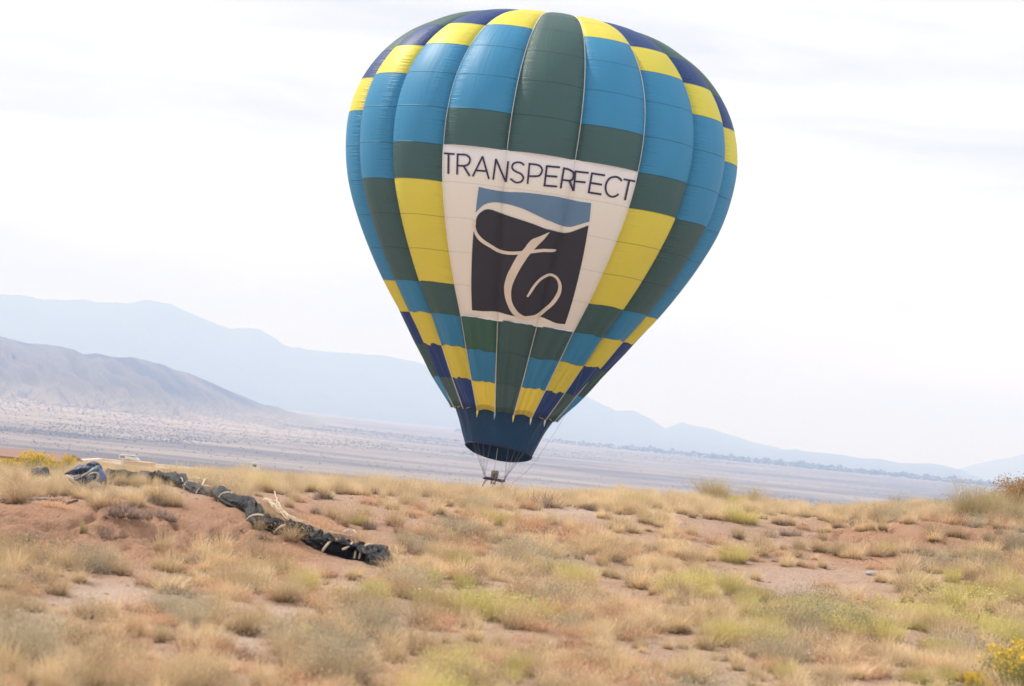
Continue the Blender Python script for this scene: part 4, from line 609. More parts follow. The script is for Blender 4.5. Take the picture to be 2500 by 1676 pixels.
def strip(AB, off, rows=1):
    A, B = np.array(AB[0]), np.array(AB[1]); T = np.linspace(0, 1, rows + 1)[:, None, None]
    Q = A[None] * (1 - T) + B[None] * T
    return ban(Q[..., 0].ravel(), Q[..., 1].ravel(), off), [tuple(f) for f in grid_faces(rows + 1, len(A))]
def ink_part(name, strips, off, mat, rows=1):
    V, Fq = join(*[strip(s, off + .004 * k, rows) for k, s in enumerate(strips)]); return bpart(name, V, Fq, mat, parent=banner)
for st in BJ['letters']: ink_part('letter', st, .03, ink, 2)
ink_part('logo_blue_field', [BJ['blue']], .025, inkb, 10)
ink_part('logo_black_field', [BJ['black']], .025, inkk, 30)
ink_part('logo_swash', BJ['swash'], .055, inkc, 3)

# skirt
SKR = [2.16, 2.02, 1.89, 1.78, 1.68, 1.57, 1.46]
na_ = 144; A = np.linspace(0, 2 * np.pi, na_ + 1)[:-1]
rows = []
for k in range(25):
    s = k / 24
    r = crom(SKR, np.array(s * 6.0))
    bott = -1.62 + .30 * np.cos(A) - .05 * np.cos(2 * A) - .09 * np.sin(A)
    lean = -.02 * s
    scal = .10 * np.abs(np.sin((A - PH) * NG / 2 + np.pi / 2)) * (1 - s) ** 3
    fold = .05 * s * (fbm(A * 3.2, A * 0 + s * .6, 29, 3) - .5) * 2 + .035 * np.cos(A * 9 + .7) * s * (1 - s) * 3
    rows.append(ORG + e_(A) * (r + fold - .05 * np.abs(np.cos((A - PH) * NG / 2)) * (1 - s))[..., None] + up_ * (.04 + scal + s * (bott - .04))[..., None] + rx_ * lean)
m = M('skirt_cloth', .62, .22); nn = m.noise(1.1, 4.0)
m.base(m.mix(nn, (0.005, 0.030, 0.080), (0.012, 0.066, 0.150))); m.bump(m.noise(1.6, 4.0, .6, stretch=(1.4, 1.4, .35)), .9, .12); m.translucent(.05)
skirt = bpart('skirt', np.concatenate(rows), grid_faces(25, na_, True), m.m)
V, Fq = tube_geo(np.concatenate([rows[-1], rows[-1][:1]]), .035, 6, False)
bpart('hem', V, Fq, plain('skirt_hem_tape', (0.02, 0.025, 0.06), .7, .3), parent=skirt)
# scalloped cord where the skirt is laced on
V, Fq = tube_geo(np.concatenate([rows[0], rows[0][:1]]) + 0.0, .018, 5, False)
bpart('lacing_cord', V, Fq, tape)
dtab = plain('yellow_tab', (0.85, 0.72, 0.05), .7)
ttab = plain('pale_tab', (0.25, 0.45, 0.42), .7)
for k, g in enumerate((-1, 0, 1, 2, 3)):
    A1 = np.array([(g - .5) * 2 * np.pi / NG + PH])
    p = (ORG + e_(A1) * 2.30 + up_ * .02)[0]
    V, Fq = tube_geo([p, p - up_ * .12, p - up_ * .30], [.045, .04, .008], 6)
    bpart('tab', V, Fq, (dtab, ttab, dtab, tape, tape)[k])

# burner frame, burners and uprights
fl, fr_ = P3(1183, 1167, BD), P3(1229.5, 1175.5, BD)
fc = (fl + fr_) / 2; fx = (fr_ - fl); fw2 = fx.length; fx.normalize(); fyv = Vector((0.05, 1, 0)).normalized(); fzv = fx.cross(fyv).normalized()
FM = np.array([fx, fyv, fzv]).T
def fpt(x, y, z): return np.array(fc) + FM @ np.array([x, y, z])
dark = plain('burner_frame_steel', (0.025, 0.015, 0.03), .6, .3, .2, 10)
steel = plain('burner_steel', (0.30, 0.27, 0.23), .38, .5, .35, 8, .8)
hw, hd = fw2 / 2, .42
ge = [tube_geo([fpt(a, b, 0), fpt(c_, d_, 0)], .055, 8) for a, b, c_, d_ in ((-hw, -hd, hw, -hd), (hw, -hd, hw, hd), (hw, hd, -hw, hd), (-hw, hd, -hw, -hd), (-hw, 0, hw, 0))]
V, Fq = join(*ge); frame = bpart('burner_frame', V, Fq, dark)
for sx in (-.075, .085):
    th = np.linspace(0, 2 * np.pi, 17)[:-1]
    ge = [tube_geo([fpt(sx - .02, 0, z) for z in (.02, .05, .34, .36)], [.05, .072, .078, .06], 12)]
    for z in np.linspace(.10, .31, 6):
        ge.append(tube_geo([fpt(sx - .02 + .085 * math.cos(t), .085 * math.sin(t), z + .004 * k) for k, t in enumerate(np.linspace(0, 6.5, 18))], .008, 5))
    ge.append(tube_geo([fpt(sx - .02, 0, .03), fpt(sx - .02, 0, -.22)], .035, 8)); ge.append(box_geo(fpt(sx - .02, -.05, -.08), (.06, .08, .10)))
    V, Fq = join(*ge); bpart('burner', V, Fq, steel)
V, Fq = box_geo(fpt(-.005, -.10, .30), (.25, .02, .18)); bpart('burner_shield', V, Fq, plain('shield_brass', (0.33, 0.26, 0.17), .45, .5, .3, 8, .5))
ge = [tube_geo([fpt(.03, -.06, -.1), fpt(-.02, -.12, -.3), fpt(-.10, -.10, -.48), fpt(-.16, -.05, -.7)], .02, 6), tube_geo([fpt(-.03, -.06, -.1), fpt(.02, -.12, -.32), fpt(.06, -.10, -.5), fpt(.10, -.05, -.7)], .02, 6)]
V, Fq = join(*ge); bpart('gas_hose', V, Fq, plain('hose_rubber', (0.05, 0.045, 0.045), .6))
sleeve = M('upright_sleeve', .8, .2); sleeve.base(sleeve.mix(sleeve.ramp(sleeve.noise(9.0, 2.0, stretch=(1, 1, 2)), [(.46, 0.0), (.52, 1.0)]), (0.30, 0.09, 0.07), (0.72, 0.66, 0.62)))
for sx in (-1, 1):
    for sy in (-1, 1):
        q = [fpt(sx * hw * .72, sy * hd, -.03), fpt(sx * hw * .86, sy * hd, -.11), fpt(sx * hw * 1.02, sy * hd * 1.02, -.28), fpt(sx * hw * 1.14, sy * hd * 1.05, -.5), fpt(sx * hw * 1.25, sy * hd * 1.1, -.95)]
        V, Fq = tube_geo(q, [.02, .032, .036, .036, .036], 8); bpart('upright', V, Fq, sleeve.m)
        q = [fpt(sx * hw, sy * hd, 0), fpt(sx * hw * 1.02, sy * hd, .05), fpt(sx * hw * (1.04 if sx < 0 else 1.12), sy * hd, .13)]
        V, Fq = tube_geo(q, [.022, .016, .02], 6); bpart('carabiner', V, Fq, sleeve.m)
cable = plain('flying_cable', (0.20, 0.20, 0.22), .5, .5)
for g in range(-8, 10):
    A = np.array([(g - .5) * 2 * np.pi / NG + PH]); s = (ORG + e_(A) * 2.0 + up_ * .1)[0]; sa, ca = math.sin(A[0]), -math.cos(A[0])
    e = fpt(hw * (1.06 if sa > 0 else -1.04), hd if ca > 0 else -hd, .12)
    V, Fq = tube_geo([s, s * .42 + e * .58, e], .005, 5); bpart('cable', V, Fq, cable)
V, Fq = tube_geo([np.array(P3(1215, 1095, BD - 1)), np.array(P3(1207, 1150, BD - .3))], .009, 5); bpart('vent_line', V, Fq, tape)
q = [P3(1474.5, 757, BD - 4.2), P3(1430, 880, BD - 3.2), P3(1384.8, 1004, BD - 2.4), P3(1307.8, 1124.8, BD - 1.2), P3(1273, 1162.6, BD - .8), P3(1236, 1192, BD - .3)]
V, Fq = tube_geo([tuple(crom(np.array([tuple(p) for p in q]), np.array(t))) for t in np.linspace(0, 4.999, 30)], .0055, 5); bpart('crown_line', V, Fq, cable)

# wicker basket, hanging behind the ridge
bz = np.array(fc) + np.array([0, 0, -1.0]); bw, bd2, bh = .62, .55, 1.1
def ring(w, d, z, n=40, rr=.12):
    P = []
    for k in range(n):
        t = 2 * np.pi * k / n; c_, s_ = math.cos(t), math.sin(t); f = (abs(c_) ** 5 + abs(s_) ** 5) ** (-1 / 5)
        P.append((c_ * f * w, s_ * f * d, z))
    return np.array(P)
rows_ = [ring(bw * (1 + .03 * math.sin(z * 9)), bd2 * (1 + .03 * math.sin(z * 9)), -z) + bz for z in np.linspace(0, bh, 14)]
wm = M('wicker', .8, .2); wm.base(wm.mix(wm.noise(40, 2.0, stretch=(1, 1, 4)), (0.22, 0.12, 0.05), (0.42, 0.26, 0.12))); wm.bump(wm.noise(40, 2.0, stretch=(1, 1, 4)), .8, .02)
V = np.concatenate(rows_); Fq = [tuple(f) for f in grid_faces(14, 40, True)] + [tuple(range(13 * 40, 14 * 40))]
bpart('basket_wall', V, Fq, wm.m)
V, Fq = tube_geo(np.concatenate([rows_[0], rows_[0][:1]]), .05, 8, False); bpart('basket_rim', V, Fq, plain('rim_leather', (0.12, 0.06, 0.03), .6))
# ------------------------------------------------------------------ grasses and shrubs
def stems(r, n, rb, lean, ln, w, droop=.35, seg=3, jit=.12, wob=0.0):
    th = r.uniform(0, 2 * np.pi, n); rr = rb * np.sqrt(r.uniform(0, 1, n))
    base = np.stack([rr * np.cos(th), rr * np.sin(th), np.full(n, -.02)], -1)
    la = np.radians(r.uniform(lean[0], lean[1], n)) * (0.35 + .65 * rr / max(rb, 1e-6)) ** .5
    th2 = th + r.normal(0, .6, n)
    d = np.stack([np.sin(la) * np.cos(th2), np.sin(la) * np.sin(th2), np.cos(la)], -1)
    L = r.uniform(ln[0], ln[1], n); W_ = w * r.uniform(.6, 1.3, n)
    side = np.stack([-np.sin(th2 + r.uniform(-1.2, 1.2, n)), np.cos(th2), np.zeros(n)], -1); side /= np.linalg.norm(side, axis=1)[:, None]
    pts = []
    p = base; dd = d.copy()
    ks = np.linspace(0, 1, seg + 1)
    for k in range(seg + 1):
        pts.append(p.copy())
        if k < seg:
            dd = dd + np.array([0, 0, -1.0]) * (droop / seg) * (k + .3) * r.uniform(.4, 1.2, n)[:, None] * (.3 + np.sin(la))[:, None] + r.normal(0, jit + wob, (n, 3))
            dd /= np.linalg.norm(dd, axis=1)[:, None]; p = p + dd * (L / seg)[:, None]
    V = []; T = []
    for k in range(seg + 1):
        ww = (W_ * (1 - .75 * ks[k]) / 2)[:, None]
        V += [pts[k] - side * ww, pts[k] + side * ww]; T += [np.full(n, ks[k])] * 2
    V = np.stack(V, 1); T = np.stack(T, 1); m = 2 * (seg + 1)
    f = np.array([(2 * k, 2 * k + 1, 2 * k + 3, 2 * k + 2) for k in range(seg)])
    Fq = f[None] + (np.arange(n) * m)[:, None, None]
    Rn = np.repeat(r.uniform(0, 1, n), m)
    hz_ = V[..., 2].ravel()
    return V.reshape(-1, 3), Fq.reshape(-1, 4), T.ravel(), Rn, pts[-1]
def cat_(L):
    V = np.concatenate([l[0] for l in L]); o = 0; Fq = []
    for l in L: Fq.append(l[1] + o); o += len(l[0])
    return V, np.concatenate(Fq), np.concatenate([l[2] for l in L]), np.concatenate([l[3] for l in L])
def leaves(r, tips, n, s, spread, flag):
    """small leaf or flower faces round stem tips; flag is written into 't'"""
    c = tips[r.integers(0, len(tips), n)] + r.normal(0, spread, (n, 3))
    a = r.normal(0, 1, (n, 3)); a /= np.linalg.norm(a, axis=1)[:, None]; b = np.cross(a, r.normal(0, 1, (n, 3))); b /= np.linalg.norm(b, axis=1)[:, None]
    sz = s * r.uniform(.5, 1.3, n)[:, None]
    V = np.stack([c - a * sz, c - b * sz * .6, c + a * sz, c + b * sz * .6], 1)
    Fq = np.arange(4)[None] + (np.arange(n) * 4)[:, None]
    return V.reshape(-1, 3), Fq, np.full(n * 4, flag), np.repeat(r.uniform(0, 1, n), 4)
def build_kind(k, seed):
    r = np.random.default_rng(seed)
    if k == 'straw': L = [stems(r, 300, .07, (5, 75), (.16, .34), .0056, .5)[:4], stems(r, 110, .08, (10, 80), (.08, .18), .007, .3)[:4]]
    elif k == 'tall': L = [stems(r, 280, .13, (0, 42), (.22, .44), .0055, .45)[:4], stems(r, 60, .10, (0, 22), (.42, .62), .0035, .3)[:4]]
    elif k == 'olive':
        a = stems(r, 330, .10, (5, 65), (.16, .36), .0048, .1, jit=.22); L = [a[:4], leaves(r, a[4], 420, .009, .035, .8)]
    elif k == 'sage':
        a = stems(r, 380, .20, (5, 60), (.22, .42), .006, .05, jit=.20); L = [a[:4], leaves(r, a[4], 900, .011, .045, .75)]
    elif k == 'snake':
        a = stems(r, 520, .17, (0, 48), (.18, .34), .0045, .0, jit=.10); L = [a[:4], leaves(r, a[4], 500, .008, .02, .95)]
    elif k == 'rust':
        a = stems(r, 420, .16, (10, 80), (.10, .26), .0045, .0, jit=.45); L = [a[:4], leaves(r, a[4], 300, .008, .04, .7)]
    elif k == 'dark': L = [stems(r, 300, .10, (5, 80), (.08, .20), .0055, .0, jit=.35)[:4]]
    elif k == 'broom':
        Ls = []
        for q in range(8):
            s_ = stems(r, 190, .05, (0, 34), (.45, .85), .0055, .0, seg=4, jit=.07)
            off = np.array([r.uniform(-.38, .38), r.uniform(-.15, .15), 0]); sc = r.uniform(.6, 1.05)
            tilt = off[0] * .7
            V = s_[0] * sc; V[:, 0] += V[:, 2] * tilt; Ls.append((V + off, s_[1], s_[2], s_[3]))
            tips = s_[4] * sc; tips[:, 0] += tips[:, 2] * tilt; Ls.append(leaves(r, tips + off, 160, .010, .04, .8))
        L = Ls
    elif k == 'flower':
        a = stems(r, 260, .12, (0, 42), (.30, .52), .006, .0, jit=.10)
        up = a[4][a[4][:, 2] > .22]; heads = up[r.integers(0, len(up), 60)]
        L = [a[:4], leaves(r, a[4] * .8, 900, .014, .06, .5), leaves(r, heads, 2200, .011, .024, 2.0)]
    elif k == 'rusttree':
        a = stems(r, 260, .25, (5, 70), (.5, .95), .010, .0, seg=4, jit=.22)
        tp_ = a[4][a[4][:, 2] > .35]; heads = tp_[r.integers(0, len(tp_), 70)] * .85
        L = [a[:4], leaves(r, heads, 6500, .019, .065, .85), leaves(r, a[4] * .7, 2500, .016, .10, .6)]
    V, Fq, T, Rn = cat_(L)
    return mesh_of('plant_' + k, V, Fq, False, attrs={'t': T, 'r': Rn})
#          base colour (dead stems, with clump shade painted in), tip colour, alternate tip colour
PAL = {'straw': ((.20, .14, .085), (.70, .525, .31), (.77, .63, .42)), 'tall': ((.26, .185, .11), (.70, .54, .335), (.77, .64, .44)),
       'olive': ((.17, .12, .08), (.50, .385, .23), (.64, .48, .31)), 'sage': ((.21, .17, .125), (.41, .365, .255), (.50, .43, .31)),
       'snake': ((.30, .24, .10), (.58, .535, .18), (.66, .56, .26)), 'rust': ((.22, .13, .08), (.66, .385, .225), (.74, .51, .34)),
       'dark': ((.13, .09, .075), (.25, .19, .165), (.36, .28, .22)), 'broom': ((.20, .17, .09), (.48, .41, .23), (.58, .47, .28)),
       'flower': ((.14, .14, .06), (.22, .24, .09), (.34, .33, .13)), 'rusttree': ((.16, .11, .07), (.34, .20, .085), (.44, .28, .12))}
FLOWER = (.70, .46, .03)
PM = {}
for k, (c0, c1, c2) in PAL.items():
    m = M(k + '_plant', .85, .15)
    t = m.node('ShaderNodeAttribute', attribute_name='t').outputs['Fac']; r_ = m.node('ShaderNodeAttribute', attribute_name='r').outputs['Fac']
    ti = m.node('ShaderNodeAttribute', attribute_name='tint', attribute_type='INSTANCER').outputs['Fac']
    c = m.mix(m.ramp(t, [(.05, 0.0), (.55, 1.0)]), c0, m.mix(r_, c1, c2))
    if k == 'flower': c = m.mix(m.math('GREATER_THAN', t, 1.5), c, m.mix(r_, FLOWER, (.80, .60, .09)))
    hs = m.node('ShaderNodeHueSaturation'); m.l.new(c, hs.inputs['Color']); m.l.new(m.math('ADD', .80, m.math('MULTIPLY', ti, .4)), hs.inputs['Value'])
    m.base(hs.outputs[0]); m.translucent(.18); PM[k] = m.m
NV = {'straw': 4, 'tall': 4, 'olive': 3, 'sage': 3, 'snake': 3, 'rust': 3, 'dark': 2, 'broom': 2, 'flower': 2, 'rusttree': 1}
PROT = {}
for k, nvv in NV.items():
    PROT[k] = []
    for q in range(nvv):
        me = build_kind(k, 100 + q + sum(map(ord, k))); me.materials.append(PM[k]); PROT[k].append(me)

def scatter(name, k, P, yaw, sc, tint, label, cat):
    pc = bpy.data.collections.new('prototypes_' + k)
    for q, me in enumerate(PROT[k]):
        o = bpy.data.objects.new('%s_prototype_%d' % (k, q), me); pc.objects.link(o)
    me = bpy.data.meshes.new(name); me.vertices.add(len(P)); me.vertices.foreach_set('co', P.astype(np.float32).ravel())
    for nm, ty, v in (('rot', 'FLOAT_VECTOR', yaw), ('scl', 'FLOAT_VECTOR', sc), ('tint', 'FLOAT', tint)):
        at = me.attributes.new(nm, ty, 'POINT'); at.data.foreach_set('value' if ty == 'FLOAT' else 'vector', v.astype(np.float32).ravel())
    o = link(name, me)
    ng = bpy.data.node_groups.new(name + '_nodes', 'GeometryNodeTree')
    ng.interface.new_socket('Geometry', in_out='INPUT', socket_type='NodeSocketGeometry'); ng.interface.new_socket('Geometry', in_out='OUTPUT', socket_type='NodeSocketGeometry')
    N = ng.nodes.new; L = ng.links.new
    gi, go = N('NodeGroupInput'), N('NodeGroupOutput')
    ci = N('GeometryNodeCollectionInfo'); ci.inputs['Collection'].default_value = pc; ci.inputs['Separate Children'].default_value = True; ci.inputs['Reset Children'].default_value = True
    ip = N('GeometryNodeInstanceOnPoints'); ip.inputs['Pick Instance'].default_value = True
    def attr(nm, ty):
        a = N('GeometryNodeInputNamedAttribute'); a.data_type = ty; a.inputs['Name'].default_value = nm; return a.outputs['Attribute']
    L(gi.outputs[0], ip.inputs['Points']); L(ci.outputs[0], ip.inputs['Instance'])
    L(attr('rot', 'FLOAT_VECTOR'), ip.inputs['Rotation']); L(attr('scl', 'FLOAT_VECTOR'), ip.inputs['Scale'])
    L(ip.outputs[0], go.inputs[0])
    md = o.modifiers.new('scatter', 'NODES'); md.node_group = ng
    return tag(o, label, cat, kind='stuff')

# how thickly each kind grows over the bank (rows = frame rows 1150.., columns = frame columns 0..2500 of the ground seen there)
ROWS = [1150, 1200, 1250, 1300, 1350, 1400, 1450, 1500, 1550, 1600, 1660]
DEN = {
'tall':  ['9999999999', '4512677766', '1001233322', '0000120000', '0000110000', '0001111000', '0001112000', '0001122000', '0111232111', '1112232112', '1112222332'],
'straw': ['5555555555', '2300223342', '1101234312', '1012254421', '2223555423', '3245554423', '2334444223', '3233443333', '3344444323', '4444455445', '4445555676'],
'olive': ['2222112122', '5211111112', '3120201013', '5111311114', '4431211224', '6232221134', '7343222235', '7554323344', '6664432344', '5554433222', '5565433222'],
'sage':  ['0010000001', '0000000003', '0000100004', '0010200014', '0111200025', '2110110013', '2110111112', '2211111112', '2211113544', '2211112442', '1112212121'],
'snake': ['0000000000', '0010000100', '0000001000', '0000100000', '0000000001', '0000111123', '0011412465', '0001412464', '0000222433', '0001211222', '0001421111'],
'rust':  ['0000100000', '1000111001', '1001331011', '0001332101', '0112432101', '0123432112', '1223433211', '2224444321', '2323343311', '4422343311', '5433343432'],
'dark':  ['0000000000', '1211111212', '1311110111', '1111111112', '1121111112', '1111111112', '1211111111', '1221111111', '1121111211', '1121111111', '1121111111']}
DEN = {k: np.array([[int(c) for c in row] for row in v], float) for k, v in DEN.items()}
def dens(k, px, py):
    D_ = DEN[k]; cx_ = np.clip((px - 125) / 250, 0, 8.999); ry = np.interp(py, ROWS, np.arange(len(ROWS)))
    j = cx_.astype(int); u = cx_ - j; i = np.clip(ry.astype(int), 0, len(ROWS) - 2); v = ry - i
    return (D_[i, j] * (1 - u) + D_[i, j + 1] * u) * (1 - v) + (D_[i + 1, j] * (1 - u) + D_[i + 1, j + 1] * u) * v
BARE = [(290, 1470, 160, 42), (250, 1440, 80, 24), (690, 1507, 95, 28), (930, 1400, 60, 14), (1100, 1462, 90, 14), (600, 1572, 60, 26), (880, 1440, 85, 20), (1950, 1425, 150, 40), (2080, 1385, 90, 30), (2360, 1570, 110, 16), (650, 1660, 90, 14),
        (330, 1298, 300, 54), (120, 1275, 120, 38), (560, 1290, 70, 40), (850, 1255, 90, 22), (1450, 1395, 90, 16), (1330, 1255, 120, 14), (2230, 1318, 210, 38), (1500, 1470, 120, 12), (1180, 1440, 80, 14), (880, 1440, 60, 16), (1000, 1300, 60, 16), (1850, 1290, 90, 14)]
NOGROW = [(350, 1198, 130, 13), (440, 1202, 60, 16), (208, 1210, 60, 13), (50, 1186, 85, 9), (95, 1232, 110, 9), (455, 1198, 30, 20), (345, 1205, 90, 8)] + [(x_, y_ + 8, 24, 24) for x_, y_ in ((500, 1212), (560, 1234), (610, 1255), (645, 1286), (690, 1306), (740, 1324), (775, 1344), (820, 1360), (870, 1370), (915, 1380), (950, 1390), (740, 1292), (800, 1312), (700, 1262), (670, 1240))]
def bare(px, py):
    f = np.ones_like(px)
    for x, y, sx, sy in BARE: f *= 1 - .93 * np.exp(-(((px - x) / sx) ** 2 + ((py - y) / sy) ** 2) ** 1.5)
    return f
NTRY = 60000
Yr = np.sqrt(rng.uniform(12.0 ** 2, 61.0 ** 2, NTRY)); Ar = rng.uniform(-.30, .30, NTRY); Xr = Ar * Yr
area = .60 * (61.0 ** 2 - 12.0 ** 2) / 2
Zr = ground_z(Xr, Yr); PXr, PYr = to_px(np.stack([Xr, Yr, Zr], -1))
bf = bare(PXr, PYr)
clump = fbm(Xr * 1.3, Yr * 1.3, 77, 3)
behind = PYr < np.interp(PXr, [0, 300, 600, 900, 1250, 1600, 2000, 2300, 2500], [1175, 1200, 1205, 1212, 1228, 1238, 1270, 1268, 1282])
NM = {'tall': ('tall_grass', .95, 'tall pale dry grass covering the ridge', 'grass', (.36, .66)), 'straw': ('dry_grass', 1.0, 'straw coloured bunchgrass scattered over the sand', 'grass', (.45, 1.05)),
      'olive': ('olive_brush', .36, 'olive grey low brush growing over the sand', 'brush', (.6, 1.15)), 'sage': ('sage_brush', .15, 'grey green sage growing low on the sand', 'brush', (.6, 1.1)),
      'snake': ('green_brush', .30, 'yellow green snakeweed growing in the foreground', 'brush', (.6, 1.1)), 'rust': ('rust_brush', .70, 'rust coloured dry weeds growing among the grass', 'weeds', (.55, 1.15)),
      'dark': ('dead_brush', .60, 'grey brown dead clumps at the foot of the grass', 'brush', (.6, 1.1))}
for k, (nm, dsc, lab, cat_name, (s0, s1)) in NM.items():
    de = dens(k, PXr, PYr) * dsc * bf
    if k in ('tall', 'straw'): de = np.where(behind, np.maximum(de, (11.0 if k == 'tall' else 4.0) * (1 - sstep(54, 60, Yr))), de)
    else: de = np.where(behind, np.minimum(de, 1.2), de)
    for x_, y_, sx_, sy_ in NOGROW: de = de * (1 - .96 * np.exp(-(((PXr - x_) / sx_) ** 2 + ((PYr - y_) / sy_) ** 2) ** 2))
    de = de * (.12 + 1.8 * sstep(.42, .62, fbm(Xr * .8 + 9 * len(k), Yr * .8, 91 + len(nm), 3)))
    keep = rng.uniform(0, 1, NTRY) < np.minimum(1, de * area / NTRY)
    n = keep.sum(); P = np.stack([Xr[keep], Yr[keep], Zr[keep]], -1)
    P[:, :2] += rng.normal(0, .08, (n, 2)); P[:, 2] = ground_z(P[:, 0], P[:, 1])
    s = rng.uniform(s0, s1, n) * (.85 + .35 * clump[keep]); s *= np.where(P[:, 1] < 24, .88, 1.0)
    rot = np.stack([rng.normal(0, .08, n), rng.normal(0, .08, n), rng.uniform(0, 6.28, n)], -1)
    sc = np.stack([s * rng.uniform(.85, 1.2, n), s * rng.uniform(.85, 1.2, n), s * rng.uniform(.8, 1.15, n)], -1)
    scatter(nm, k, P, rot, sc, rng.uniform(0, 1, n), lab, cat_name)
# thin single stalks between the clumps
def thin(): pass

